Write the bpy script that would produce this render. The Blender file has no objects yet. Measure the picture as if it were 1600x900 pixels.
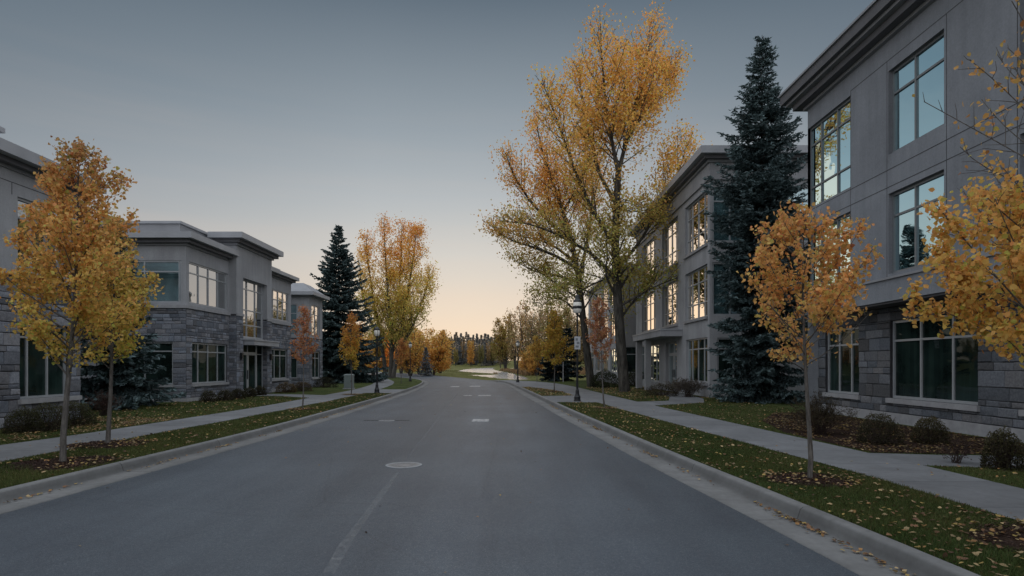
import bpy, math, random
import numpy as np
from mathutils import Vector

R = math.radians
random.seed(7)
scene = bpy.context.scene
COL = scene.collection

# ------------------------------------------------------------------ camera model (level camera, 21 mm, vertical shift)
FPX, EYE, HORIZ = 950.0, 1.7, 570.0
def dist(py, z=0.0): return FPX * (EYE - z) / (py - HORIZ)
def ground(px, py, z=0.0):
    d = dist(py, z)
    return ((px - 800.0) * d / FPX, d)

# ------------------------------------------------------------------ node materials
def new_mat(name):
    m = bpy.data.materials.new(name); m.use_nodes = True
    nt = m.node_tree; nt.nodes.clear()
    return m, nt
def N(nt, t, **kw):
    n = nt.nodes.new(t)
    for k, v in kw.items():
        if k in n.inputs: n.inputs[k].default_value = v
        else: setattr(n, k, v)
    return n
def ramp(nt, stops, interp='LINEAR'):
    n = nt.nodes.new('ShaderNodeValToRGB'); cr = n.color_ramp; cr.interpolation = interp
    while len(cr.elements) < len(stops): cr.elements.new(0.5)
    for e, (p, c) in zip(cr.elements, stops):
        e.position = p; e.color = (c[0], c[1], c[2], 1) if hasattr(c, '__len__') else (c, c, c, 1)
    return n
def noise(nt, vec, scale, detail=4, rough=.55, dist_=0):
    n = N(nt, 'ShaderNodeTexNoise'); n.inputs['Scale'].default_value = scale
    n.inputs['Detail'].default_value = detail; n.inputs['Roughness'].default_value = rough
    n.inputs['Distortion'].default_value = dist_
    if vec: nt.links.new(vec, n.inputs['Vector'])
    return n
def mix(nt, fac, a, b, mode='MIX'):
    n = nt.nodes.new('ShaderNodeMix'); n.data_type = 'RGBA'; n.blend_type = mode
    for s, v in ((0, fac), (6, a), (7, b)):
        if isinstance(v, bpy.types.NodeSocket): nt.links.new(v, n.inputs[s])
        elif hasattr(v, '__len__'): n.inputs[s].default_value = (v[0], v[1], v[2], 1)
        else: n.inputs[s].default_value = v if s == 0 else (v, v, v, 1)
    return n.outputs[2]
def math_(nt, op, a, b=None):
    n = nt.nodes.new('ShaderNodeMath'); n.operation = op
    for i, v in enumerate((a, b)):
        if v is None: continue
        if isinstance(v, bpy.types.NodeSocket): nt.links.new(v, n.inputs[i])
        else: n.inputs[i].default_value = v
    return n.outputs[0]
def finish(nt, color, rough=.8, bump=None, bstr=.3, bdist=.01, spec=.3, metal=0):
    b = nt.nodes.new('ShaderNodeBsdfPrincipled')
    if isinstance(color, bpy.types.NodeSocket): nt.links.new(color, b.inputs['Base Color'])
    else: b.inputs['Base Color'].default_value = (*color, 1)
    if isinstance(rough, bpy.types.NodeSocket): nt.links.new(rough, b.inputs['Roughness'])
    else: b.inputs['Roughness'].default_value = rough
    b.inputs['Specular IOR Level'].default_value = spec
    b.inputs['Metallic'].default_value = metal
    if bump is not None:
        bn = nt.nodes.new('ShaderNodeBump'); bn.inputs['Strength'].default_value = bstr
        bn.inputs['Distance'].default_value = bdist
        nt.links.new(bump, bn.inputs['Height']); nt.links.new(bn.outputs[0], b.inputs['Normal'])
    o = nt.nodes.new('ShaderNodeOutputMaterial'); nt.links.new(b.outputs[0], o.inputs[0])
    return b
def objco(nt): return N(nt, 'ShaderNodeTexCoord').outputs['Object']
def uvco(nt): return N(nt, 'ShaderNodeTexCoord').outputs['UV']

def simple(name, c, rough=.6, var=.15, scale=4, spec=.3, metal=0, bstr=.15):
    m, nt = new_mat(name); co = objco(nt)
    n = noise(nt, co, scale, 6, .6)
    r = ramp(nt, [(.3, [x*(1-var) for x in c]), (.7, [min(1, x*(1+var)) for x in c])])
    nt.links.new(n.outputs[0], r.inputs[0])
    n2 = noise(nt, co, scale*25, 3)
    finish(nt, r.outputs[0], rough, n2.outputs[0], bstr, .004, spec, metal)
    return m

def stucco(name, c):
    m, nt = new_mat(name); co = objco(nt)
    big = noise(nt, co, .5, 5, .6)
    mp = N(nt, 'ShaderNodeMapping'); mp.inputs['Scale'].default_value = (2.2, 2.2, .22); nt.links.new(co, mp.inputs[0])
    streak = noise(nt, mp.outputs[0], 1.4, 5, .65)
    r = ramp(nt, [(.32, [x*.84 for x in c]), (.68, [x*1.1 for x in c])]); nt.links.new(big.outputs[0], r.inputs[0])
    r2 = ramp(nt, [(.35, (.8, .8, .8)), (.6, (1, 1, 1))]); nt.links.new(streak.outputs[0], r2.inputs[0])
    cc = mix(nt, .6, r.outputs[0], r2.outputs[0], 'MULTIPLY')
    fine = noise(nt, co, 60, 4, .7)
    f3 = noise(nt, co, 22, 3, .6)
    rr = ramp(nt, [(.3, (.9, .9, .9)), (.7, (1.06, 1.06, 1.06))]); nt.links.new(f3.outputs[0], rr.inputs[0])
    cc = mix(nt, 1, cc, rr.outputs[0], 'MULTIPLY')
    finish(nt, cc, .92, fine.outputs[0], .35, .01, .15)
    return m

def attr_mat(name, rough=.85, nscale=18, bstr=.6, bdist=.015, spec=.2, tint=(1, 1, 1)):
    """vertex-colour driven, with rough mottling (split-face stone, gravel)"""
    m, nt = new_mat(name); co = objco(nt)
    a = N(nt, 'ShaderNodeAttribute'); a.attribute_name = 'Col'
    n1 = noise(nt, co, nscale, 6, .7); n2 = noise(nt, co, nscale*4, 4, .7)
    r = ramp(nt, [(.3, (.62, .62, .64)), (.7, (1.25, 1.23, 1.2))]); nt.links.new(n1.outputs[0], r.inputs[0])
    c = mix(nt, 1, a.outputs[0], r.outputs[0], 'MULTIPLY')
    c = mix(nt, 1, c, tint, 'MULTIPLY')
    h = math_(nt, 'ADD', n1.outputs[0], math_(nt, 'MULTIPLY', n2.outputs[0], .35))
    finish(nt, c, rough, h, bstr, bdist, spec)
    return m

def leaf_mat(name, transl=.4, rough=.55, objvar=False, spec=.2, gain=1.0):
    m, nt = new_mat(name)
    a = N(nt, 'ShaderNodeAttribute'); a.attribute_name = 'Col'
    col = a.outputs[0]
    if objvar:
        oi = N(nt, 'ShaderNodeObjectInfo')
        r = ramp(nt, [(0, (.72, .8, .9)), (.5, (1, 1, 1)), (1, (1.3, 1.08, .85))]); nt.links.new(oi.outputs['Random'], r.inputs[0])
        col = mix(nt, 1, col, r.outputs[0], 'MULTIPLY')
    if gain != 1: col = mix(nt, 1, col, (gain, gain, gain), 'MULTIPLY')
    p = N(nt, 'ShaderNodeBsdfPrincipled'); p.inputs['Roughness'].default_value = rough
    p.inputs['Specular IOR Level'].default_value = spec
    t = N(nt, 'ShaderNodeBsdfTranslucent'); mx = N(nt, 'ShaderNodeMixShader'); mx.inputs[0].default_value = transl
    o = N(nt, 'ShaderNodeOutputMaterial')
    nt.links.new(col, p.inputs['Base Color']); nt.links.new(col, t.inputs[0])
    nt.links.new(p.outputs[0], mx.inputs[1]); nt.links.new(t.outputs[0], mx.inputs[2]); nt.links.new(mx.outputs[0], o.inputs[0])
    return m

def bark(name, c1, c2, scale=9):
    m, nt = new_mat(name); co = objco(nt)
    mp = N(nt, 'ShaderNodeMapping'); mp.inputs['Scale'].default_value = (1, 1, .22); nt.links.new(co, mp.inputs[0])
    n = noise(nt, mp.outputs[0], scale, 7, .7, .4)
    r = ramp(nt, [(.33, c1), (.66, c2)]); nt.links.new(n.outputs[0], r.inputs[0])
    finish(nt, r.outputs[0], .9, n.outputs[0], .9, .03, .1)
    return m

def glass(name, base, refl, tint=(1, 1, 1), wob=.035, blend=.3):
    """opaque double glazing: dark room behind, mirror reflection of what stands outside, slightly wavy"""
    m, nt = new_mat(name); co = objco(nt)
    n = noise(nt, co, .9, 3, .5)
    r = ramp(nt, [(.35, [x*.35 for x in base]), (.65, [x*1.5 for x in base])]); nt.links.new(n.outputs[0], r.inputs[0])
    mpc = N(nt, 'ShaderNodeMapping'); mpc.inputs['Scale'].default_value = (5, 5, .25); nt.links.new(co, mpc.inputs[0])
    nc = noise(nt, mpc.outputs[0], 1.1, 2, .5); rc = ramp(nt, [(.42, (.75, .75, .75)), (.5, (1, 1, 1)), (.62, (1.12, 1.1, 1.06))]); nt.links.new(nc.outputs[0], rc.inputs[0])
    rm = mix(nt, 1, r.outputs[0], rc.outputs[0], 'MULTIPLY')
    d = N(nt, 'ShaderNodeBsdfDiffuse'); nt.links.new(rm, d.inputs[0])
    g = N(nt, 'ShaderNodeBsdfGlossy'); g.inputs['Roughness'].default_value = .015; g.inputs[0].default_value = (*tint, 1)
    w = noise(nt, co, .8, 2, .4); bn = N(nt, 'ShaderNodeBump'); bn.inputs['Strength'].default_value = wob; bn.inputs['Distance'].default_value = .25
    nt.links.new(w.outputs[0], bn.inputs['Height']); nt.links.new(bn.outputs[0], g.inputs['Normal'])
    lw = N(nt, 'ShaderNodeLayerWeight'); lw.inputs[0].default_value = blend
    f = math_(nt, 'MULTIPLY_ADD', lw.outputs['Fresnel'], 1 - refl); nt.nodes[-1].inputs[2].default_value = refl
    mx = N(nt, 'ShaderNodeMixShader'); nt.links.new(f, mx.inputs[0])
    nt.links.new(d.outputs[0], mx.inputs[1]); nt.links.new(g.outputs[0], mx.inputs[2])
    o = N(nt, 'ShaderNodeOutputMaterial'); nt.links.new(mx.outputs[0], o.inputs[0])
    return m

M = {}
M['stucco'] = stucco('stucco_grey', (.38, .385, .40))
M['stucco_near'] = stucco('stucco_slate', (.27, .285, .31))
M['fascia'] = simple('painted_fascia', (.35, .36, .38), .5, .1, 1.5)
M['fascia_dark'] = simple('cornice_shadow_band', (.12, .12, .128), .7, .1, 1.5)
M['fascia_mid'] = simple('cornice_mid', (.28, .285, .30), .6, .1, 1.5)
M['stone'] = attr_mat('split_face_stone')
M['mortar'] = simple('mortar', (.045, .045, .05), .95, .2, 6)
M['precast'] = simple('precast_sill', (.33, .33, .34), .8, .15, 5)
M['joint'] = simple('joint_sealant', (.075, .075, .08), .9)
M['alu'] = simple('window_aluminium', (.40, .42, .44), .38, .08, 3, .5, .25, .02)
M['alu_dark'] = simple('window_aluminium_grey', (.20, .215, .225), .4, .08, 3, .5, .25, .02)
M['glass'] = glass('reflective_glass', (.022, .032, .032), .62)
M['glass_warm'] = glass('warm_reflective_glass', (.020, .024, .024), .34, (.86, .80, .72), blend=.12)
M['glass_low'] = glass('dark_ground_glass', (.014, .026, .023), .05, (.75, .85, .85), blend=.04)
M['glass_blue'] = glass('blue_reflective_glass', (.022, .036, .038), .46, (.62, .86, .92))
M['glass_teal'] = glass('teal_glass', (.09, .17, .19), .5, (.75, .95, 1.0))
M['roof'] = simple('roof_membrane', (.16, .16, .17), .9)
M['metal_black'] = simple('black_painted_metal', (.012, .013, .015), .38, .2, 8, .5)
M['lamp_glass'] = simple('frosted_globe', (.88, .84, .76), .3, .05, 6, .5)
M['bark_maple'] = bark('bark_young_maple', (.075, .068, .062), (.20, .185, .17), 22)
M['bark_cotton'] = bark('bark_cottonwood', (.025, .023, .021), (.125, .115, .10), 6)
M['bark_dark'] = bark('bark_spruce', (.02, .017, .014), (.06, .05, .042), 10)
M['leaf'] = leaf_mat('autumn_leaves', .5)
M['leaf_far'] = leaf_mat('autumn_leaves_far', .4, .7, True)
M['needle'] = leaf_mat('spruce_needles', .12, .6)
M['needle_far'] = leaf_mat('spruce_needles_far', .12, .7, True)
M['litter'] = leaf_mat('leaf_litter', .1, .7)
M['grassblade'] = leaf_mat('grass_blades', .3, .6)
M['utility'] = simple('utility_green_grey', (.20, .235, .23), .5, .08, 3)
M['twig'] = simple('shrub_twig', (.06, .042, .036), .9)

def asphalt():
    m, nt = new_mat('asphalt'); co = N(nt, 'ShaderNodeTexCoord').outputs['Object']
    fine = noise(nt, co, 75, 5, .85); med = noise(nt, co, 28, 4, .7); big = noise(nt, co, .35, 5, .6)
    r = ramp(nt, [(.3, (.029, .038, .050)), (.55, (.062, .076, .092)), (.70, (.24, .262, .285))]); nt.links.new(fine.outputs[0], r.inputs[0])
    rb = ramp(nt, [(.3, (.80, .80, .82)), (.7, (1.16, 1.16, 1.14))]); nt.links.new(big.outputs[0], rb.inputs[0])
    c = mix(nt, 1, r.outputs[0], rb.outputs[0], 'MULTIPLY')
    # polished wheel tracks along the road, sky sheen right of centre put into the colour (u = metres from the left kerb)
    uv = uvco(nt); sx = N(nt, 'ShaderNodeSeparateXYZ'); nt.links.new(uv, sx.inputs[0])
    nx = noise(nt, co, .6, 2, .5)
    u = math_(nt, 'ADD', sx.outputs[0], math_(nt, 'MULTIPLY', nx.outputs[0], .06))
    tr = ramp(nt, [(0, .92), (.18, 1.0), (.30, .95), (.45, .9), (.56, 1.0), (.64, 1.22), (.72, 1.1), (.80, 1.2), (.9, 1.0), (1, .9)], 'EASE'); nt.links.new(u, tr.inputs[0])
    c = mix(nt, 1, c, tr.outputs[0], 'MULTIPLY')
    mp = N(nt, 'ShaderNodeMapping'); mp.inputs['Scale'].default_value = (1.2, .12, 1); nt.links.new(co, mp.inputs[0])
    st = noise(nt, mp.outputs[0], 1.3, 5, .65); sr = ramp(nt, [(.35, (.86, .86, .87)), (.65, (1.1, 1.1, 1.09))]); nt.links.new(st.outputs[0], sr.inputs[0])
    c = mix(nt, 1, c, sr.outputs[0], 'MULTIPLY')
    rr = ramp(nt, [(.3, .52), (.7, .68)]); nt.links.new(med.outputs[0], rr.inputs[0])
    # faint hairline cracks
    v = N(nt, 'ShaderNodeTexVoronoi'); v.feature = 'DISTANCE_TO_EDGE'; v.inputs['Scale'].default_value = .23
    dn = noise(nt, co, 1.2, 4, .6); dm = mix(nt, .12, co, dn.outputs['Color']); nt.links.new(dm, v.inputs['Vector'])
    cr = ramp(nt, [(0, (.72, .72, .72)), (.0035, (1, 1, 1))]); nt.links.new(v.outputs[0], cr.inputs[0])
    c = mix(nt, .7, c, cr.outputs[0], 'MULTIPLY')
    h = math_(nt, 'ADD', fine.outputs[0], med.outputs[0])
    finish(nt, c, rr.outputs[0], h, .55, .006, .42)
    return m
M['asphalt'] = asphalt()

def concrete(name, c, joint=1.5, cross=True):
    m, nt = new_mat(name); co = objco(nt); uv = uvco(nt)
    n1 = noise(nt, co, 1.2, 6, .65); n2 = noise(nt, co, 45, 4, .7); n3 = noise(nt, co, 7, 5, .7)
    r = ramp(nt, [(.3, [x*.78 for x in c]), (.7, [x*1.12 for x in c])]); nt.links.new(n1.outputs[0], r.inputs[0])
    r2 = ramp(nt, [(.3, (.85, .85, .84)), (.7, (1.08, 1.08, 1.08))]); nt.links.new(n3.outputs[0], r2.inputs[0])
    cc = mix(nt, 1, r.outputs[0], r2.outputs[0], 'MULTIPLY')
    sx = N(nt, 'ShaderNodeSeparateXYZ'); nt.links.new(uv, sx.inputs[0])
    fr = math_(nt, 'FRACT', math_(nt, 'DIVIDE', sx.outputs[1], joint))
    j = ramp(nt, [(0, .35), (.012/joint, .45), (.02/joint, 1.0)]); nt.links.new(fr, j.inputs[0])
    # each slab a slightly different tone
    fl = math_(nt, 'FLOOR', math_(nt, 'DIVIDE', sx.outputs[1], joint))
    wn = N(nt, 'ShaderNodeTexWhiteNoise'); wn.noise_dimensions = '1D'; nt.links.new(fl, wn.inputs['W'])
    wr = ramp(nt, [(0, (.88, .88, .88)), (1, (1.08, 1.08, 1.08))]); nt.links.new(wn.outputs[0], wr.inputs[0])
    cc = mix(nt, 1, cc, wr.outputs[0], 'MULTIPLY'); cc = mix(nt, 1, cc, j.outputs[0], 'MULTIPLY')
    if cross:
        du = ramp(nt, [(.0, .85), (.2, 1.08), (.42, 1.0), (.60, .55), (.70, .68), (.80, .95), (.875, 1.0)]); nt.links.new(math_(nt, 'ADD', sx.outputs[0], math_(nt, 'MULTIPLY', n1.outputs[0], .06)), du.inputs[0])
        cc = mix(nt, 1, cc, du.outputs[0], 'MULTIPLY')
    finish(nt, cc, .82, n2.outputs[0], .3, .004, .25)
    return m
M['sidewalk'] = concrete('sidewalk_concrete', (.18, .184, .192), 1.6, False)
M['kerb'] = concrete('kerb_concrete', (.185, .186, .185), 3.2, True)

def lawn_mat(name, g1, g2, g3):
    m, nt = new_mat(name); co = objco(nt)
    n1 = noise(nt, co, .7, 6, .6); n2 = noise(nt, co, 14, 5, .75); n3 = noise(nt, co, 90, 3, .8)
    r = ramp(nt, [(.3, g1), (.5, g2), (.72, g3)]); nt.links.new(n1.outputs[0], r.inputs[0])
    r2 = ramp(nt, [(.3, (.5, .5, .5)), (.7, (1.4, 1.35, 1.25))]); nt.links.new(n2.outputs[0], r2.inputs[0])
    c = mix(nt, 1, r.outputs[0], r2.outputs[0], 'MULTIPLY')
    r3 = ramp(nt, [(.3, (.6, .6, .6)), (.7, (1.3, 1.3, 1.3))]); nt.links.new(n3.outputs[0], r3.inputs[0])
    c = mix(nt, 1, c, r3.outputs[0], 'MULTIPLY')
    finish(nt, c, .95, n2.outputs[0], .8, .05, .08)
    return m
M['lawn'] = lawn_mat('lawn', (.036, .056, .018), (.055, .075, .024), (.09, .088, .034))
M['meadow'] = lawn_mat('meadow', (.085, .105, .035), (.14, .145, .05), (.18, .15, .07))
M['mulch'] = lawn_mat('mulch', (.022, .014, .011), (.034, .021, .017), (.05, .032, .024))

def water_mat():
    m, nt = new_mat('river_water'); co = objco(nt)
    mp = N(nt, 'ShaderNodeMapping'); mp.inputs['Scale'].default_value = (1, .3, 1); nt.links.new(co, mp.inputs[0])
    n = noise(nt, mp.outputs[0], .8, 4, .6)
    finish(nt, (.58, .61, .64), .18, n.outputs[0], .40, .12, 1.0, .5)  # pale half-metallic base stands in for the reflected sky
    return m
M['water'] = water_mat()

# ------------------------------------------------------------------ mesh building
def npmesh(name, V, F, mat, col=None, smooth=False, uv=None):
    """V (n,3), F (m,k) constant polygon size"""
    me = bpy.data.meshes.new(name)
    V = np.asarray(V, np.float32); F = np.asarray(F, np.int32); m, k = F.shape
    me.vertices.add(len(V)); me.vertices.foreach_set('co', V.ravel())
    me.loops.add(m*k); me.loops.foreach_set('vertex_index', F.ravel())
    me.polygons.add(m); me.polygons.foreach_set('loop_start', np.arange(m, dtype=np.int32)*k)
    if smooth: me.polygons.foreach_set('use_smooth', np.ones(m, bool))
    me.update(calc_edges=True)
    if col is not None:
        a = me.color_attributes.new('Col', 'FLOAT_COLOR', 'POINT')
        c4 = np.ones((len(V), 4), np.float32); c4[:, :3] = col; a.data.foreach_set('color', c4.ravel())
    if uv is not None:
        l = me.uv_layers.new(name='UVMap'); l.data.foreach_set('uv', np.asarray(uv, np.float32)[F.ravel()].ravel())
    me.materials.append(mat)
    return me

class MB:
    def __init__(s): s.V = []; s.F = []; s.C = []; s.mi = []; s.c = (.5, .5, .5); s.m = 0
    def add(s, vs, fs):
        b = len(s.V); s.V += [tuple(v) for v in vs]; s.C += [s.c]*len(vs)
        for f in fs: s.F.append([b+i for i in f]); s.mi.append(s.m)
    def box(s, x0, x1, y0, y1, z0, z1):
        s.add([(x0,y0,z0),(x1,y0,z0),(x1,y1,z0),(x0,y1,z0),(x0,y0,z1),(x1,y0,z1),(x1,y1,z1),(x0,y1,z1)],
              [(0,3,2,1),(4,5,6,7),(0,1,5,4),(1,2,6,5),(2,3,7,6),(3,0,4,7)])
    def lathe(s, prof, seg=16, cx=0, cy=0, sq=1):
        b = []
        for r, z in prof:
            for i in range(seg):
                a = 2*math.pi*i/seg; b.append((cx+r*math.cos(a), cy+r*math.sin(a), z))
        fs = []
        for j in range(len(prof)-1):
            for i in range(seg):
                k = (i+1) % seg; fs.append((j*seg+i, j*seg+k, (j+1)*seg+k, (j+1)*seg+i))
        s.add(b, fs)
        s.F.append([len(s.V)-seg+i for i in range(seg)]); s.mi.append(s.m)
    def mesh(s, name, mats, smooth=False):
        me = bpy.data.meshes.new(name); me.from_pydata(s.V, [], s.F)
        if not isinstance(mats, (list, tuple)): mats = [mats]
        for m in mats: me.materials.append(m)
        me.polygons.foreach_set('material_index', s.mi)
        if smooth: me.polygons.foreach_set('use_smooth', [True]*len(s.F))
        a = me.color_attributes.new('Col', 'FLOAT_COLOR', 'POINT')
        c4 = np.ones((len(s.V), 4), np.float32); c4[:, :3] = np.array(s.C); a.data.foreach_set('color', c4.ravel())
        me.update(); return me

def link(name, me, parent=None, loc=(0,0,0)):
    o = bpy.data.objects.new(name, me); COL.objects.link(o); o.location = loc
    if parent: o.parent = parent
    return o
def part(name, mb, mats, parent, smooth=False):
    return link(name, mb.mesh(name, mats, smooth), parent)
LAST = [None]
def thing(name, label, cat, loc=(0,0,0), rz=0, group=None):
    o = bpy.data.objects.new(name, None); LAST[0] = o; COL.objects.link(o); o.location = loc; o.rotation_euler = (0,0,rz)
    o.empty_display_size = .2
    return tag(o, label, cat, group)
def tag(o, label, cat, group=None):
    o['label'] = label; o['category'] = cat
    if group: o['group'] = group
    return o
def struct(name, me): o = link(name, me); o['kind'] = 'structure'; return o
def dup(root, loc, rz, sc, label, group):
    r = root.copy(); COL.objects.link(r); r.location = loc; r.rotation_euler = (0,0,rz); r.scale = (sc[0], sc[0], sc[1])
    r['label'] = label
    if group: r['group'] = group
    for ch in list(root.children):
        c = ch.copy(); COL.objects.link(c); c.parent = r
        for g in ch.children:
            d = g.copy(); COL.objects.link(d); d.parent = c
    return r

# ------------------------------------------------------------------ ground curves, all as x(y)
def curve(pts, sm=3.0):
    ys = np.arange(-14, 240, .5); p = np.array(pts)
    xs = np.interp(ys, p[:, 0], p[:, 1])
    k = np.exp(-.5*(np.arange(-12, 13)*.5/sm)**2); k /= k.sum()
    xp = np.concatenate([np.full(12, xs[0]), xs, xs[-1]+(xs[-1]-xs[-2])*np.arange(1, 13)])
    xs = np.convolve(xp, k, 'valid')
    return lambda y: np.interp(y, ys, xs)
KR = curve([(-14,4.5),(4.9,3.78),(7.8,3.52),(11.2,3.16),(16.8,2.75),(21.8,2.36),(26.5,2.06),(32.3,1.67),(43.6,.92),(57.7,-.05),(64,-.9),(72.4,-3.0),(91.5,-9),(124,-19.5),(170,-40),(239,-75)], 1.6)
KL = curve([(-14,-7.35),(8.2,-6.95),(12.3,-6.75),(16.6,-6.65),(26,-6.85),(36,-7.1),(43,-7.4),(52,-8),(60,-8.85),(67,-10),(73,-11.6),(90,-17),(124,-31),(170,-54),(239,-92)], 1.6)
AR = curve([(-14,5.7),(6.5,5.5),(9.7,5.42),(12,5.15),(18.6,4.52),(25.6,3.9),(32.3,3.5),(39,3.1),(43,2.3),(46,1.25),(55,.4),(68,-1.2),(80,-3.6)], 1.0)
BR = curve([(-14,7.15),(8.2,6.98),(11.6,6.86),(13.8,6.7),(24.8,5.93),(35,5.35),(46,4.9),(55,4.1),(68,1.0),(80,-1.8)], 1.2)
AL = curve([(-14,-9.25),(10.6,-8.9),(20.2,-8.55),(30,-8.5),(37,-8.75),(45,-9.4),(52,-10.2),(60,-11.6),(70,-14.1),(90,-20.5),(124,-35)], 1.2)
BL = curve([(-14,-11.1),(11.5,-11.05),(14,-10.5),(24,-10.15),(38.9,-10.6),(45,-11.1),(52,-12),(60,-13.5),(70,-16),(90,-22.4),(124,-37)], 1.2)
ROADZ = -.13

def strip(name, fa, fb, ys, z, mat, nx=2, zf=None, uvm=True):
    V = []; UV = []
    L = 0; px = None
    for y in ys:
        a, b = float(fa(y)), float(fb(y))
        if px is not None: L += math.hypot(y-py_, (a+b)/2-px)
        px, py_ = (a+b)/2, y
        for i in range(nx):
            t = i/(nx-1); V.append((a+(b-a)*t, y, z if zf is None else zf(y))); UV.append((t, L))
    n = len(ys)
    F = [(j*nx+i, j*nx+i+1, (j+1)*nx+i+1, (j+1)*nx+i) for j in range(n-1) for i in range(nx-1)]
    return npmesh(name, V, F, mat, uv=UV)

YS = list(np.arange(-12, 70, 1.0)); YL = YS + list(np.arange(70, 236, 3.0))
EDGE = .66
struct('road', strip('road', lambda y: KL(y)+(EDGE if y < 75 else .1), lambda y: KR(y)-(EDGE if y < 62 else .1), YL, ROADZ, M['asphalt'], 3))

# kerb and gutter in one profile swept along each side
def kerb(name, f, sgn, y1):
    prof = [(0, -.16), (0, .012), (.02, .022), (.13, .022), (.165, -.005), (.20, -.112), (.30, -.124), (.70, -.119), (.70, -.16)]
    ys = list(np.arange(-12, y1, .8)); V = []; UV = []; n = len(prof); L = 0; prev = None
    for y in ys:
        x = float(f(y)); dx = (float(f(y+.3))-float(f(y-.3)))/.6; nn = math.hypot(1, dx)
        if prev: L += math.hypot(x-prev[0], y-prev[1])
        prev = (x, y)
        tap = 1.0
        for k, (o, z) in enumerate(prof):
            V.append((x+sgn*o/nn, y-sgn*o*dx/nn, z)); UV.append((k/8, L))
    F = [(j*n+i, j*n+i+1, (j+1)*n+i+1, (j+1)*n+i) for j in range(len(ys)-1) for i in range(n-1)]
    struct(name, npmesh(name, V, F, M['kerb'], uv=UV))
kerb('kerb_left', KL, 1, 78); kerb('kerb_right', KR, -1, 66)

def zfar(y): return 0 if y < 62 else max(-.165, -.165*(y-62)/10)
def zfl(y): return 0 if y < 76 else max(-.165, -.165*(y-76)/14)
struct('lawn_verge_left', strip('v', KL, AL, [y for y in YL if y < 118], 0, M['lawn'], 2, zfl))
struct('lawn_left', strip('v', lambda y: BL(y)+.02, lambda y: -90, [y for y in YL if y < 118], 0, M['lawn'], 2, zfl))
struct('lawn_verge_right', strip('v', KR, AR, [y for y in YL if y < 47], 0, M['lawn'], 2))
struct('lawn_right', strip('v', lambda y: BR(y)-.02, lambda y: 90, [y for y in YL if y < 74], 0, M['lawn'], 2, zfar))
struct('sidewalk_left', strip('v', AL, BL, [y for y in YL if y < 118], .012, M['sidewalk'], 2, lambda y: zfl(y)+.012))
struct('sidewalk_right', strip('v', lambda y: KR(y)+.01 if y > 46 else AR(y), BR, [y for y in YL if y < 74], .012, M['sidewalk'], 2, lambda y: zfar(y)+.012))

def sheet(name, pts, z, mat):
    me = bpy.data.meshes.new(name); me.from_pydata([(x, y, z) for x, y in pts], [], [list(range(len(pts)))])
    l = me.uv_layers.new(name='UVMap')
    for i, lp in enumerate(me.loops):
        v = me.vertices[lp.vertex_index].co; l.data[i].uv = (v.y*.3, v.x)
    me.materials.append(mat); return struct(name, me)
sheet('path_to_near_right_building', [(6.9,10.25),(6.85,11.7),(8.0,11.45),(10.75,11.2),(10.75,9.85),(8.3,9.9)], .006, M['sidewalk'])
sheet('path_to_far_right_building', [(5.85,25.2),(5.7,27.9),(7.4,28.7),(8.3,32),(8.6,36.8),(10.1,36.8),(10.1,35.2),(9.6,30.5),(8.6,27.2)], .006, M['sidewalk'])
sheet('path_to_left_building', [(-10.15,30.9),(-10.3,33.9),(-12.2,34.8),(-14.4,35.6),(-14.4,33.2),(-12.2,32.6)], .006, M['sidewalk'])
sheet('crossing_apron_right', [(float(KR(y)), y) for y in (27.3,28.5,30,31.5,33)] + [(float(AR(y))+.01, y) for y in (33.6,31,29,27.3)], .007, M['sidewalk'])
sheet('crossing_apron_left', [(float(KL(y)), y) for y in (36.3,37.5,39,40.5,42)] + [(float(AL(y))-.01, y) for y in (42,40,38,36.3)], .007, M['sidewalk'])

# ------------------------------------------------------------------ far ground with a river bed
river_px = [(716,580.2),(724,577.8),(742,575.8),(758,574.8),(775,574.4),(768,576),(771,578.2),(785,581),(797,583.4),(806,586),(816,590),(822,594),(800,593),(775,590.2),(752,587.6),(736,586.0),(768,586.0),(784,584.6),(765,583.2),(740,582.0)]
WZ = -.205
RP = np.array([ground(x, y, WZ) for x, y in river_px])
def sdist(P, poly):
    """signed distance, negative inside"""
    d = np.full(len(P), 1e9); inside = np.zeros(len(P), bool); n = len(poly)
    for i in range(n):
        a = poly[i]; b = poly[(i+1) % n]; e = b-a; w = P-a
        t = np.clip((w@e)/(e@e), 0, 1); q = w-t[:, None]*e; d = np.minimum(d, np.hypot(q[:, 0], q[:, 1]))
        c1 = (a[1] > P[:, 1]) != (b[1] > P[:, 1])
        with np.errstate(divide='ignore', invalid='ignore'):
            xx = (b[0]-a[0])*(P[:, 1]-a[1])/(b[1]-a[1])+a[0]
        inside ^= c1 & (P[:, 0] < xx)
    return np.where(inside, -d, d)
def sstep(x, a, b): t = np.clip((x-a)/(b-a), 0, 1); return t*t*(3-2*t)
def hgt(x, y):
    x = np.asarray(x, float); y = np.asarray(y, float)
    P = np.stack([x.ravel(), y.ravel()], 1)
    sd = sdist(P, RP).reshape(x.shape)
    h = np.full(x.shape, -.17)
    bumps = .25*np.sin(x*.11+1)*np.sin(y*.07)+.15*np.sin(x*.31+y*.19)
    far = sstep(y, 95, 150)
    left = sstep(-(x+.065*y), 2, 30)
    h = h + far*(bumps*.10-.02)*sstep(sd, 3, 12) + sstep(y, 170, 420)*(2.6+bumps)*np.maximum(left, sstep(x, 0, 40))
    h = h + sstep(y, 408, 480)*(1-left)*(1-sstep(x, 0, 40))*3.0 + sstep(y, 560, 900)*5
    h = h + sstep(x, 6, 40)*sstep(y, 84, 130)*1.2
    k = sstep(sd, 0, 2.5)
    return h*k + (1-k)*(-.19-.6*sstep(-sd, -.3, 3))
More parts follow.
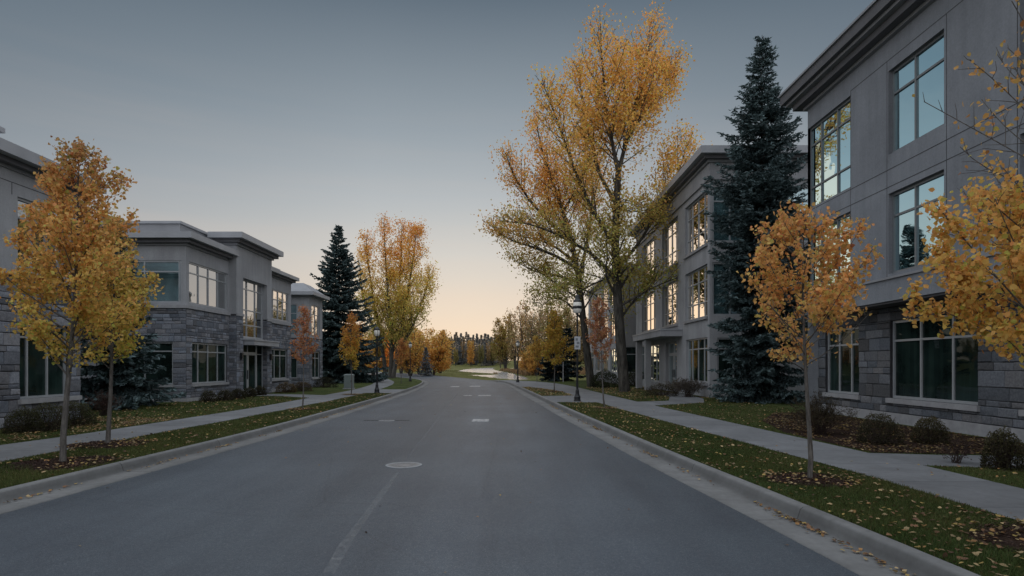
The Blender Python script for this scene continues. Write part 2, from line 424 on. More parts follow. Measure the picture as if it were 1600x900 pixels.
gx = np.concatenate([np.arange(-700, -100, 25), np.arange(-100, 60, 1.6), np.arange(60, 720, 25)])
gy = np.concatenate([np.arange(-60, 66, 6), np.arange(66, 260, 1.6), np.arange(260, 640, 7), np.arange(640, 1700, 40)])
GX, GY = np.meshgrid(gx, gy); GZ = hgt(GX, GY)
# keep the ground under the road and lawns
roadm = (GX > KL(GY)-4) & (GX < KR(GY)+3) & (GY < 236)
GZ = np.where(roadm, np.minimum(GZ, -.17), GZ)
GZ = np.where(GY < 66, -.17, GZ)
V = np.stack([GX.ravel(), GY.ravel(), GZ.ravel()], 1); nx_, ny_ = len(gx), len(gy)
I = np.arange(nx_*ny_).reshape(ny_, nx_)
F = np.stack([I[:-1, :-1].ravel(), I[:-1, 1:].ravel(), I[1:, 1:].ravel(), I[1:, :-1].ravel()], 1)
struct('ground', npmesh('ground', V, F, M['meadow'], smooth=True))
sheet('water', [(-60,78),(22,78),(22,900),(-60,900)], WZ, M['water'])

# ------------------------------------------------------------------ facades
class Face:
    """a vertical plane: axis 'x' means the plane X=const (u runs along world Y)"""
    def __init__(s, axis, c, n): s.a = axis; s.c = c; s.n = n
    def p(s, u, o, z):
        return (s.c+s.n*o, u, z) if s.a == 'x' else (u, s.c+s.n*o, z)
    def box(s, mb, u0, u1, o0, o1, z0, z1):
        a = s.p(u0, o0, z0); b = s.p(u1, o1, z1)
        mb.box(min(a[0], b[0]), max(a[0], b[0]), min(a[1], b[1]), max(a[1], b[1]), z0, z1)

def cells(u0, u1, z0, z1, ops):
    us = sorted({u0, u1, *[min(max(v, u0), u1) for o in ops for v in o[:2]]})
    zs = sorted({z0, z1, *[min(max(v, z0), z1) for o in ops for v in o[2:4]]})
    for k in range(len(zs)-1):
        run = None
        for i in range(len(us)-1):
            cu, cz = (us[i]+us[i+1])/2, (zs[k]+zs[k+1])/2
            hole = any(o[0] < cu < o[1] and o[2] < cz < o[3] for o in ops)
            if not hole:
                if run is None: run = us[i]
            if (hole or i == len(us)-2) and run is not None:
                yield run, (us[i] if hole else us[i+1]), zs[k], zs[k+1]; run = None

def facade(mb, f, u0, u1, z0, z1, ops=(), depth=.16, o=0.0):
    for a, b, c, d in cells(u0, u1, z0, z1, ops):
        mb.add([f.p(a, o, c), f.p(b, o, c), f.p(b, o, d), f.p(a, o, d)], [(0, 1, 2, 3)])
    for a, b, c, d in [q[:4] for q in ops]:
        if b <= u0 or a >= u1 or d <= z0 or c >= z1: continue
        c2, d2 = max(c, z0), min(d, z1)
        mb.add([f.p(a, o, c2), f.p(a, o-depth, c2), f.p(a, o-depth, d2), f.p(a, o, d2)], [(0, 1, 2, 3)])
        mb.add([f.p(b, o, c2), f.p(b, o-depth, c2), f.p(b, o-depth, d2), f.p(b, o, d2)], [(0, 1, 2, 3)])
        if c >= z0: mb.add([f.p(a, o, c), f.p(b, o, c), f.p(b, o-depth, c), f.p(a, o-depth, c)], [(0, 1, 2, 3)])
        if d <= z1: mb.add([f.p(a, o, d), f.p(b, o, d), f.p(b, o-depth, d), f.p(a, o-depth, d)], [(0, 1, 2, 3)])

def stones(mb, f, u0, u1, z0, z1, ops, rng, base=(.20, .212, .24), scale=1.0, lip=.03):
    """split-face ashlar: every block its own size, tone and projection"""
    g = .008
    for a, b, c, d in cells(u0, u1, z0, z1, ops):
        z = c
        while z < d-.01:
            hh = rng.choice([.11, .15, .15, .2, .24, .3])*scale
            if d-(z+hh) < .09*scale: hh = d-z
            hh = min(hh, d-z)
            u = a
            while u < b-.01:
                ww = rng.uniform(.2, .55)*scale*(1.25 if hh > .2*scale else 1)
                if b-(u+ww) < .14*scale: ww = b-u
                ww = min(ww, b-u)
                o = lip*rng.uniform(.35, 1.0)
                k = rng.uniform(.6, 1.4); w = rng.uniform(-.06, .06)
                mb.c = (base[0]*k*(1+w), base[1]*k, base[2]*k*(1-w))
                e = min(.016, ww*.2, hh*.2); j = lambda: rng.uniform(-.006, .006)
                A = [(u+g, z+g), (u+ww-g, z+g), (u+ww-g, z+hh-g), (u+g, z+hh-g)]
                cu_, cz_ = u+ww/2, z+hh/2
                back = [f.p(x, -.005, y) for x, y in A]
                mid = [f.p(x+j(), o*.6, y+j()) for x, y in A]
                fr = [f.p(x+(e if x < cu_ else -e)+j(), o+j(), y+(e if y < cz_ else -e)+j()) for x, y in A]
                ctr = [f.p(cu_+j()*3, o+rng.uniform(0, .012), cz_+j()*2)]
                mb.add(back+mid+fr+ctr, [(0,1,5,4),(1,2,6,5),(2,3,7,6),(3,0,4,7),(4,5,9,8),(5,6,10,9),(6,7,11,10),(7,4,8,11),
                                         (8,9,12),(9,10,12),(10,11,12),(11,8,12)])
                u += ww
            z += hh

def window(bld, f, a, b, c, d, cols, rows, gl='glass', recess=.1, fw=.055, fr='alu', name='window', wd=None, surround=.0):
    """cols/rows: interior mullion positions as fractions"""
    mb = MB(); o1 = -recess+.05; o0 = -recess-.02
    w = fw*1.25
    f.box(mb, a+.002, a+w, o0, o1, c+.002, d-.002); f.box(mb, b-w, b-.002, o0, o1, c+.002, d-.002)
    f.box(mb, a+w, b-w, o0, o1, c+.002, c+w); f.box(mb, a+w, b-w, o0, o1, d-w, d-.002)
    us = [a+w]+[a+(b-a)*t for t in cols]+[b-w]
    for t in cols: u = a+(b-a)*t; f.box(mb, u-fw/2, u+fw/2, o0, o1-.006, c+w, d-w)
    for t in rows:
        z = c+(d-c)*t
        for i in range(len(us)-1):
            f.box(mb, us[i]+(fw/2 if i else 0), us[i+1]-(fw/2 if i < len(us)-2 else 0), o0, o1-.012, z-fw/2, z+fw/2)
    w_ = part(name, mb, M[fr], bld)
    pb = MB(); po = -recess
    # each light is set at its own tiny angle, so reflections break from light to light
    zs = [c+w]+[c+(d-c)*t for t in rows]+[d-w]; rng = random.Random(int(a*97+c*31+b*7))
    for i in range(len(us)-1):
        for k in range(len(zs)-1):
            ta, tb, tc = (rng.uniform(-.004, .004) for _ in range(3))
            pb.add([f.p(us[i], po+ta, zs[k]), f.p(us[i+1], po+tb, zs[k]), f.p(us[i+1], po+tb+tc, zs[k+1]), f.p(us[i], po+ta+tc, zs[k+1])], [(0,1,2,3)])
    part('pane', pb, M[gl], w_)
    return w_

def sill(bld, f, a, b, z, h=.09, out=.09, name='sill'):
    mb = MB(); f.box(mb, a-.08, b+.08, -.08, out, z-h, z); return part(name, mb, M['precast'], bld)

def slabs(x0, x1, y0, y1, layers, mb=None):
    mb = mb or MB()
    for z0, z1, ov, m in layers:
        mb.m = m; mb.box(x0-ov, x1+ov, y0-ov, y1+ov, z0, z1)
    return mb
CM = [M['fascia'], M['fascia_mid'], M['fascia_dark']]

# ---- left building in the middle distance, with the tall entrance bay
def left_mid():
    rng = random.Random(3)
    b = thing('office_building', 'two storey grey office with stone base, tall glazed entrance bay and small white canopy', 'building', (-14.9, 27.8, 0))
    T = lambda o: None
    r = Face('x', -14.9, 1); v = Face('y', 27.8, -1); t = Face('x', -14.5, 1); back = -30
    up = [(28.05, 31.85, 4.55, 6.47), (37.2, 40.5, 4.55, 6.42)]
    gd = [(28.3, 31.8, .8, 2.75), (37.4, 40.3, .8, 2.7)]
    vu = [(-19.2, -15.12, 4.55, 6.47)]; vg = [(-19.0, -15.5, .8, 2.75)]
    S = 4.38
    mb = MB()
    facade(mb, r, 27.8, 32.0, S, 7.15, up); facade(mb, r, 36.7, 41.0, S, 7.15, up)
    facade(mb, v, back, -14.9, S, 7.15, vu)
    facade(mb, Face('y', 41.0, 1), back, -14.9, 0, 7.15); facade(mb, Face('x', back, -1), 27.8, 41, 0, 7.15)
    part('stucco_wall', mb, M['stucco'], b)
    mb = MB()
    facade(mb, r, 27.8, 32.0, 0, S, gd); facade(mb, v, back, -14.9, 0, S, vg)
    mb.m = 1
    stones(mb, r, 27.8, 32.0, .18, S-.09, gd, rng, scale=.95); stones(mb, v, -22, -14.9, .18, S-.09, vg, rng, scale=.95)
    part('stone_wall', mb, [M['mortar'], M['stone']], b)
    mb = MB(); facade(mb, r, 36.7, 41.0, 0, S, gd); mb.m = 1; stones(mb, r, 36.7, 41.0, .18, S-.09, gd, rng, scale=.95)
    part('stone_wall', mb, [M['mortar'], M['stone']], b)
    for nm, h, za, zb in (('plinth', .07, 0, .17), ('string_course', .1, S-.09, S+.06)):
        mb = MB(); r.box(mb, 27.8-h, 31.99, 0, h, za, zb); v.box(mb, back, -14.9-.001, 0, h, za, zb); part(nm, mb, M['precast'], b)
        mb = MB(); r.box(mb, 36.71, 41.0, 0, h, za, zb); part(nm, mb, M['precast'], b)
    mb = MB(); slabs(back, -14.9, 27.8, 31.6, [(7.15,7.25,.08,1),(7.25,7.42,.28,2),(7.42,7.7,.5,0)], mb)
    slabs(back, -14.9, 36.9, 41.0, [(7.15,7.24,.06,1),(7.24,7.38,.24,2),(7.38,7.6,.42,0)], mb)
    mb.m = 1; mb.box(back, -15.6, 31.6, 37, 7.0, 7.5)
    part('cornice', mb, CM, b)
    mb = MB(); slabs(-29, -16.0, 29.3, 38.6, [(7.71, 8.5, 0, 1), (8.5, 8.62, .08, 0)], mb)
    mb.m = 1; mb.box(-16.4, -15.6, 38.9, 40.6, 7.61, 7.95); mb.m = 0; mb.box(-16.5, -15.5, 38.8, 40.7, 7.951, 8.07)
    part('parapet', mb, CM, b)
    # entrance bay
    mb = MB(); op = [(32.8, 36.0, -1, 6.4)]
    facade(mb, t, 32.0, 36.7, S, 8.1, op, .3)
    facade(mb, Face('y', 32.0, -1), -15.25, -14.5, S, 8.1); facade(mb, Face('y', 36.7, 1), -15.25, -14.5, 0, 8.1); facade(mb, Face('x', -15.25, -1), 32, 36.7, 7, 8.1)
    part('entrance_bay', mb, M['stucco'], b)
    for a0, a1 in ((32.0, 32.8), (36.0, 36.7)):
        mb = MB(); e0 = Face('y', a0, -1); xb = -14.9 if a0 < 33 else -14.8
        facade(mb, t, a0, a1, 0, S); facade(mb, e0, xb, -14.5, 0, S); facade(mb, Face('y', a1, 1), -14.8, -14.5, 0, S)
        mb.m = 1; stones(mb, t, a0, a1, .02, S-.09, [], rng, scale=.9); stones(mb, e0, xb, -14.5, .02, S-.09, [], rng, scale=.8, lip=.02)
        part('stone_pier', mb, [M['mortar'], M['stone']], b)
        mb = MB(); t.box(mb, a0-.04, a1+(.05 if a0 > 33 else 0), 0, .07, S-.09, S+.05); part('pier_cap', mb, M['precast'], b)
    mb = MB(); slabs(-15.25, -14.5, 32.0, 36.7, [(8.0,8.12,.1,1),(8.12,8.3,.3,2),(8.3,8.6,.52,0)], mb); part('bay_cornice', mb, CM, b)
    g = Face('x', -14.8, 1)
    window(b, g, 32.8, 36.0, 3.2, 6.4, [.33, .67], [.22, .48, .84], 'glass', .0, .06)
    mb = MB(); g.box(mb, 32.8, 36.0, -.1, .12, 2.95, 3.2); part('spandrel', mb, M['stucco'], b)
    window(b, g, 35.1, 36.0, .02, 2.95, [], [.78], 'glass_low', .0, .05)
    window(b, g, 32.8, 35.1, 2.35, 2.95, [.5], [], 'glass_low', .0, .05)
    for k in range(2):
        a0 = 32.8+1.15*k
        d_ = window(b, g, a0, a0+1.15, .02, 2.35, [], [.12], 'glass_low', .0, .09, name='door')
        hb = MB(); g.box(hb, a0+(1.02 if k == 0 else .1), a0+(1.05 if k == 0 else .13), .06, .1, .9, 1.4); part('handle', hb, M['metal_black'], d_)
    mb = MB(); mb.box(-14.6, -13.98, 33.0, 36.5, 2.78, 3.02); mb.m = 1; mb.box(-14.62, -13.94, 32.96, 36.54, 3.02, 3.09); part('canopy', mb, [M['fascia'], M['fascia']], b)
    for u in (32.4, 36.35):
        mb = MB(); t.box(mb, u-.08, u+.08, 0.03, .16, 2.05, 2.35); t.box(mb, u-.05, u+.05, .035, .13, 1.97, 2.05); part('wall_lamp', mb, M['metal_black'], b)
    # windows
    window(b, r, *up[0], [.25, .5, .75], [.74], 'glass', .09); window(b, r, *up[1], [.25, .5, .75], [.33, .68], 'glass', .09)
    window(b, v, *vu[0], [.28, .58, .97], [.74], 'glass_teal', .09)
    window(b, r, *gd[0], [.19, .46, .74], [.78], 'glass_low', .1); window(b, r, *gd[1], [.3, .62], [.78], 'glass_low', .1)
    window(b, v, *vg[0], [.3, .62], [.78], 'glass_low', .1)
    for (a0, a1, c, d) in gd: sill(b, r, a0, a1, c, .12)
    sill(b, v, -19.0, -15.5, .8, .12)
    mb = MB(); mb.m = 0; mb.box(back+.1, -15.3, 28, 40.9, 7.0, 7.12); part('roof', mb, M['roof'], b)
    return b
def localise(b):
    b = b or LAST[0]
    """the parts were written in world metres: make them relative to the thing's base"""
    inv = -b.location
    for c in b.children: c.location = inv
left_mid_b = left_mid(); localise(left_mid_b)

# ---- nearest left building
def left_near():
    rng = random.Random(5)
    b = thing('office_building', 'stone and stucco office block cut by the left edge, behind the largest golden tree', 'building', (-13.5, 19, 0))
    r = Face('x', -13.5, 1); e = Face('y', 19.0, 1); back = -28; y0 = 5
    S = 4.2
    up = [(16.6, 18.3, 4.35, 6.3), (11.5, 14.2, 4.35, 6.3)]; gd = [(16.66, 18.5, .75, 2.85), (11.5, 14.6, .75, 2.85)]
    mb = MB(); facade(mb, r, y0, 19, S, 6.95, up); facade(mb, e, back, -13.5, S, 6.95); facade(mb, Face('y', y0, -1), back, -13.5, 0, 6.95)
    mb.m = 1
    for z in (6.62,): r.box(mb, y0, 19, 0, .004, z, z+.02)
    for u in (16.4,): r.box(mb, u, u+.02, 0, .004, 6.3, 6.62)
    part('stucco_wall', mb, [M['stucco'], M['joint']], b)
    mb = MB(); facade(mb, r, y0, 19, 0, S, gd); facade(mb, e, back, -13.5, 0, S)
    mb.m = 1; stones(mb, r, 9, 19, .02, S-.08, gd, rng, scale=1.15, lip=.045); stones(mb, e, -18, -13.5, .02, S-.08, [], rng)
    part('stone_wall', mb, [M['mortar'], M['stone']], b)
    mb = MB(); r.box(mb, y0, 19.05, 0, .1, S-.08, S+.06); part('string_course', mb, M['precast'], b)
    mb = MB(); slabs(back, -13.5, y0, 19, [(6.95,7.03,.06,1),(7.03,7.18,.26,2),(7.18,7.48,.5,0)], mb); part('cornice', mb, CM, b)
    mb = MB(); slabs(-26, -14.6, y0+1, 17.3, [(7.481, 8.32, 0, 1), (8.32, 8.46, .1, 0)], mb); part('parapet', mb, CM, b)
    for w in up: window(b, r, *w, [.33, .66], [.72], 'glass', .1)
    for w in gd: window(b, r, *w, [.2, .6] , [.82], 'glass_low', .12); sill(b, r, w[0], w[1]+.35, w[2], .13, .12)
    return b
localise(left_near())

# ---- third left building, partly behind the spruce
def left_far():
    rng = random.Random(6)
    b = thing('office_building', 'farthest left office with shallow hipped roof, half hidden by dark spruce', 'building', (-15, 45, 0))
    r = Face('x', -15.0, 1); v = Face('y', 45.0, -1); back = -28
    up = [(45.5, 47.4, 3.9, 6.2)]; gd = [(45.6, 47.4, .7, 2.7)]
    vu = [(-18.2, -15.9, 3.9, 6.2)]; vg = [(-18.2, -15.9, .7, 2.7)]
    S = 3.7
    mb = MB(); facade(mb, r, 45, 48.1, S, 6.75, up); facade(mb, v, back, -15, S, 6.75, vu); facade(mb, Face('y', 48.1, 1), back, -15, 0, 6.75)
    part('stucco_wall', mb, M['stucco'], b)
    mb = MB(); facade(mb, r, 45, 48.1, 0, S, gd); facade(mb, v, back, -15, 0, S, vg)
    mb.m = 1; stones(mb, r, 45, 48.1, .02, S-.08, gd, rng); stones(mb, v, -22, -15, .02, S-.08, vg, rng)
    part('stone_wall', mb, [M['mortar'], M['stone']], b)
    mb = MB(); slabs(back, -15, 45, 48.1, [(6.75,6.85,.1,1),(6.85,7.1,.45,0)], mb); part('cornice', mb, CM, b)
    mb = MB(); x0, x1, ya, yb = back, -14.7, 44.7, 48.4; i = 1.0
    mb.add([(x0,ya,7.1),(x1,ya,7.1),(x1,yb,7.1),(x0,yb,7.1),(x0+i,ya+i,7.85),(x1-i,ya+i,7.85),(x1-i,yb-i,7.85),(x0+i,yb-i,7.85)],
           [(0,1,5,4),(1,2,6,5),(2,3,7,6),(3,0,4,7),(4,5,6,7)])
    part('roof', mb, M['fascia_mid'], b)
    for w in up: window(b, r, *w, [.5], [.7], 'glass', .1)
    for w in gd: window(b, r, *w, [.5], [.75], 'glass_low', .1); sill(b, r, w[0], w[1], w[2], .1)
    window(b, v, *vu[0], [.45], [.7], 'glass_teal', .1); window(b, v, *vg[0], [.45], [.75], 'glass_low', .1)
localise(left_far())

# ---- nearest right building: three storeys
def right_near():
    rng = random.Random(8)
    b = thing('office_building', 'three storey slate stucco office with deep cornice and stone ground floor, nearest on the right', 'building', (10.8, 22.2, 0))
    r = Face('x', 10.8, -1); rec = Face('x', 11.2, -1); e = Face('y', 22.2, 1); back = 26; y0 = 4
    W = [(15.2, 17.45, 7.72, 10.12), (15.2, 17.45, 4.3, 6.6), (9.9, 12.93, 7.72, 10.12), (9.9, 12.93, 4.3, 6.6)]
    cw = [(19.4, 22.2, 7.35, 10.3), (19.4, 22.2, 4.3, 6.6)]
    corner = 22.2
    # upper wall with the corner window bay set back under the parapet
    mb = MB()
    facade(mb, r, y0, 22.2, 3.45, 11.0, W+cw, .22)
    ec = [(10.8, 13.2, 7.35, 10.3), (10.8, 13.2, 4.3, 6.6)]
    facade(mb, e, 10.8, back, 0, 11.0, [])
    facade(mb, Face('y', y0, -1), 10.8, back, 0, 11.0)
    mb.m = 1
    for z in (10.42, 7.28, 6.78): r.box(mb, y0, 22.2 if z < 7.3 else 19.4, 0, .004, z, z+.022)
    for u in (19.38, 17.5, 15.1, 12.98, 9.8): r.box(mb, u, u+.02, 0, .0035, 4.0, 10.42)
    part('stucco_wall', mb, [M['stucco_near'], M['joint']], b)
    mb = MB(); gd = [(14.6, 18.0, .72, 3.0), (19.6, 21.7, .72, 2.95), (9.9, 13.25, .72, 3.0)]
    facade(mb, rec, y0, 22.19, 0, 3.45, gd, .2); mb.add([rec.p(y0, 0, 3.449), rec.p(22.19, 0, 3.449), (10.8, 22.19, 3.449), (10.8, y0, 3.449)], [(0,1,2,3)])
    mb.m = 1; stones(mb, rec, 8, 22.19, .3, 3.4, gd, rng, base=(.15, .158, .172), scale=1.3, lip=.045)
    part('stone_wall', mb, [M['mortar'], M['stone']], b)
    mb = MB(); rec.box(mb, y0, 22.19, 0, .07, 0, .29); part('plinth', mb, M['precast'], b)
    mb = MB(); mb.m = 0; mb.box(10.40, 11.19, 7.5, 19.9, 3.46, 4.06); mb.m = 1; mb.box(10.35, 10.79, 7.45, 19.95, 4.06, 4.12); mb.m = 0
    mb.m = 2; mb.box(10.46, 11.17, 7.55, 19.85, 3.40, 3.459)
    part('projecting_band', mb, [M['stucco_near'], M['fascia_mid'], M['fascia_dark']], b)
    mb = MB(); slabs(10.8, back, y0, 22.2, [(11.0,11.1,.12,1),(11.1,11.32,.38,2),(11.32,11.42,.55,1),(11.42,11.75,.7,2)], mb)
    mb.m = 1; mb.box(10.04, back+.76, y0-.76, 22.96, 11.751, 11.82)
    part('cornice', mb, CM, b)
    for w in W[:2]+W[2:]: window(b, r, *w, [.56], [.72], 'glass_blue', .16, .06, 'alu_dark')
    for (a0, a1, c, d), rows in zip(cw, ([.26, .78], [.7])):
        window(b, r, a0, a1, c, d, [.34, .72], rows, 'glass_blue', .14, .06, 'alu_dark')
    for w in gd: window(b, rec, *w, [.28 if w[0] > 14 else .5, .64], [.74], 'glass_low', .12, .06); sill(b, rec, w[0], w[1], w[2], .14, .1)
    mb = MB(); mb.box(11, back-.1, y0+.1, 22.1, 11.0, 11.05); part('roof', mb, M['roof'], b)
localise(right_near())

# ---- second right building with window bays and blue corner glazing
def right_mid():
    rng = random.Random(9)
    b = thing('office_building', 'three storey office behind the tall spruce, with bays of gridded windows', 'building', (10.2, 31.4, 0))
    r = Face('x', 10.2, -1); v = Face('y', 31.4, -1); back = 26; y1 = 50
    bays = [(31.75, 35.8), (37.4, 41.3), (43.3, 47.7)]
    up = [(a, c, 8.05, 10.9) for a, c in bays]; mi = [(a, c, 4.25, 7.0) for a, c in bays]
    gd = [(31.75, 35.6, .75, 3.15), (37.7, 40.4, .02, 3.15), (42.2, 48.2, .5, 3.15)]
    vu = [(10.35, 12.2, 8.05, 10.9), (14.2, 19, 8.05, 10.9)]; vm = [(10.35, 12.2, 4.25, 7.0), (14.2, 19, 4.25, 7.0)]; vg = [(10.6, 13.2, .75, 3.1)]
    mb = MB()
    facade(mb, r, 31.4, y1, 0, 12.15, up+mi+gd, .3); facade(mb, v, 10.2, back, 0, 12.15, vu+vm+vg, .15); facade(mb, Face('y', y1, 1), 10.2, back, 0, 12.15)
    part('stucco_wall', mb, M['stucco'], b)
    for a, c, z in [(a, c, z) for a, c in bays for z in (7.9, 4.1)]+[(31.75, 35.6, .6)]:
        mb = MB(); r.box(mb, a-.1, c+.1, -.02, .12, z, z+.14); part('sill', mb, M['fascia_mid'], b)
    mb = MB(); r.box(mb, 31.3, y1, 0, .1, 11.25, 11.33); v.box(mb, 10.1, back, 0, .1, 11.25, 11.33); part('string_course', mb, M['fascia_mid'], b)
    mb = MB(); slabs(10.2, back, 31.4, y1, [(12.15,12.27,.12,1),(12.27,12.45,.35,2),(12.45,12.82,.62,0)], mb); part('cornice', mb, CM, b)
    for w in up+mi: window(b, r, *w, [.22, .5, .78], [.3, .72], 'glass_warm', .18, .06, 'alu')
    window(b, r, *gd[0], [.22, .5, .78], [.76], 'glass_low', .15, .06)
    window(b, r, *gd[2], [.2, .4, .6, .8], [.76], 'glass_low', .15, .06)
    window(b, r, 37.7, 40.4, 2.4, 3.15, [.5], [], 'glass_low', .25, .06)
    for k in range(2):
        a0 = 37.7+1.35*k; d_ = window(b, r, a0, a0+1.35, .02, 2.4, [], [.14], 'glass_low', .25, .1, name='door')
        hb = MB(); r.box(hb, a0+(1.18 if k == 0 else .13), a0+(1.21 if k == 0 else .16), -.19, -.15, .9, 1.4); part('handle', hb, M['metal_black'], d_)
    for w in vu: window(b, v, *w, [.5], [.74], 'glass_teal', .1, .07)
    for w in vm: window(b, v, *w, [.5], [.74], 'glass_teal', .1, .07)
    for w in vg: window(b, v, *w, [.33, .66], [.76], 'glass_low', .1, .07)
    mb = MB(); mb.box(8.9, 10.19, 36.4, 44.8, 3.42, 3.78); mb.m = 1; mb.box(8.86, 10.19, 36.36, 44.84, 3.78, 3.86)
    part('canopy', mb, [M['stucco'], M['fascia']], b)
    for y in (41.4, 44.3):
        mb = MB(); mb.box(9.05, 9.45, y-.2, y+.2, 0, 3.42); part('column', mb, M['stucco'], b)
    return b
localise(right_mid())

def right_far():
    b = thing('office_building', 'low grey office seen between the big cottonwood trunks, behind the bayed one', 'building', (9.3, 52.5, 0))
    r = Face('x', 9.3, -1); v = Face('y', 52.5, -1); back = 24
    ops = [(54+5*k, 57.6+5*k, z, z+2.2) for k in range(4) for z in (1.0, 4.3, 7.2)]; vo = [(9.7, 12.0, 1.0, 3.3)]
    mb = MB(); facade(mb, r, 52.5, 74, 0, 10, ops, .15); facade(mb, v, 9.3, back, 0, 10, vo, .15); facade(mb, Face('y', 74, 1), 9.3, back, 0, 10); part('stucco_wall', mb, M['stucco'], b)
    for k, w in enumerate(ops): window(b, r, *w, [.33, .66], [.7], 'glass_warm' if w[2] > 2 else 'glass_low', .1, .07)
    window(b, v, *vo[0], [.5], [.7], 'glass_low', .1, .07)
    mb = MB(); slabs(9.3, back, 52.5, 74, [(10,10.15,.12,1),(10.15,10.4,.4,0)], mb); part('cornice', mb, CM, b)
localise(right_far())

# ------------------------------------------------------------------ vegetation generators
rngs = lambda s: np.random.default_rng(s)
def unit(v): v = np.asarray(v, float); return v/(np.linalg.norm(v, axis=-1, keepdims=True)+1e-9)

class Tubes:
    def __init__(s): s.V = []; s.F = []; s.n = 0
    def add(s, P, r, k=6):
        P = np.asarray(P, float); n = len(P); r = np.asarray(r, float)
        T = np.gradient(P, axis=0); T = unit(T)
        ref = np.array([1.0, 0, 0]) if abs(T[0][0]) < .8 else np.array([0, 1.0, 0])
        A = unit(np.cross(T, ref)); B = np.cross(T, A)
        a = np.arange(k)*2*np.pi/k
        ring = P[:, None]+r[:, None, None]*(A[:, None]*np.cos(a)[None, :, None]+B[:, None]*np.sin(a)[None, :, None])
        s.V.append(ring.reshape(-1, 3))
        i = np.arange(k); j = (i+1) % k
        for q in range(n-1):
            s.F.append(np.stack([s.n+q*k+i, s.n+q*k+j, s.n+(q+1)*k+j, s.n+(q+1)*k+i], 1))
        s.n += n*k
    def mesh(s, name, mat):
        return npmesh(name, np.concatenate(s.V), np.concatenate(s.F), mat, smooth=True)

def leaves(name, P, size, col, rng, mat, shape='hex', droop=.3, aspect=.8, D=None):
    """P (n,3) leaf centres; each leaf one folded, pointed blade"""
    n = len(P); size = np.broadcast_to(size, (n,))*rng.uniform(.65, 1.25, n)
    if D is None:
        D = unit(rng.normal(size=(n, 3))+np.array([0, 0, -droop*1.5]))
    S = unit(np.cross(D, rng.normal(size=(n, 3)))); U = np.cross(D, S)
    s = size[:, None]; w = s*aspect*.5
    if shape == 'hex':
        fold = rng.uniform(.05, .35, n)[:, None]*s*.5
        pts = [P-D*s*.5, P-D*s*.2+S*w+U*fold, P+D*s*.18+S*w*.8+U*fold, P+D*s*.55, P+D*s*.18-S*w*.8+U*fold, P-D*s*.2-S*w+U*fold]
        V = np.stack(pts, 1).reshape(-1, 3); b = np.arange(n)*6
        F = np.concatenate([np.stack([b, b+1, b+2, b+3], 1), np.stack([b, b+3, b+4, b+5], 1)]); k = 6
    else:
        pts = [P-D*s*.5, P+S*w, P+D*s*.5, P-S*w]
        V = np.stack(pts, 1).reshape(-1, 3); b = np.arange(n)*4; F = np.stack([b, b+1, b+2, b+3], 1); k = 4
    return npmesh(name, V, F, mat, col=np.repeat(col, k, 0))

def bez(p0, p1, bend, n):
    """curve from p0 to p1 with a sideways/upward bend"""
    t = np.linspace(0, 1, n)[:, None]; p0 = np.asarray(p0); p1 = np.asarray(p1)
    return p0*(1-t)+p1*t+np.asarray(bend)*(4*t*(1-t))

def sample(P, t):
    q = np.clip(t, 0, 1)*(len(P)-1); i = min(int(q), len(P)-2); f = q-i
    return P[i]*(1-f)+P[i+1]*f, unit(P[i+1]-P[i])

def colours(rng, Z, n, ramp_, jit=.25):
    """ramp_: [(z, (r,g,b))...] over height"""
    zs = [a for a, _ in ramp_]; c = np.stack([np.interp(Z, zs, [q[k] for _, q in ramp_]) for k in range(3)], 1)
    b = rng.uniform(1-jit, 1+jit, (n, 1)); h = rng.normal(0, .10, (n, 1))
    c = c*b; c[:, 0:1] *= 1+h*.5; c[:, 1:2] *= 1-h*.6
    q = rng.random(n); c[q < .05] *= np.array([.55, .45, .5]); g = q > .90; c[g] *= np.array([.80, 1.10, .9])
    return np.clip(c, .003, 1)

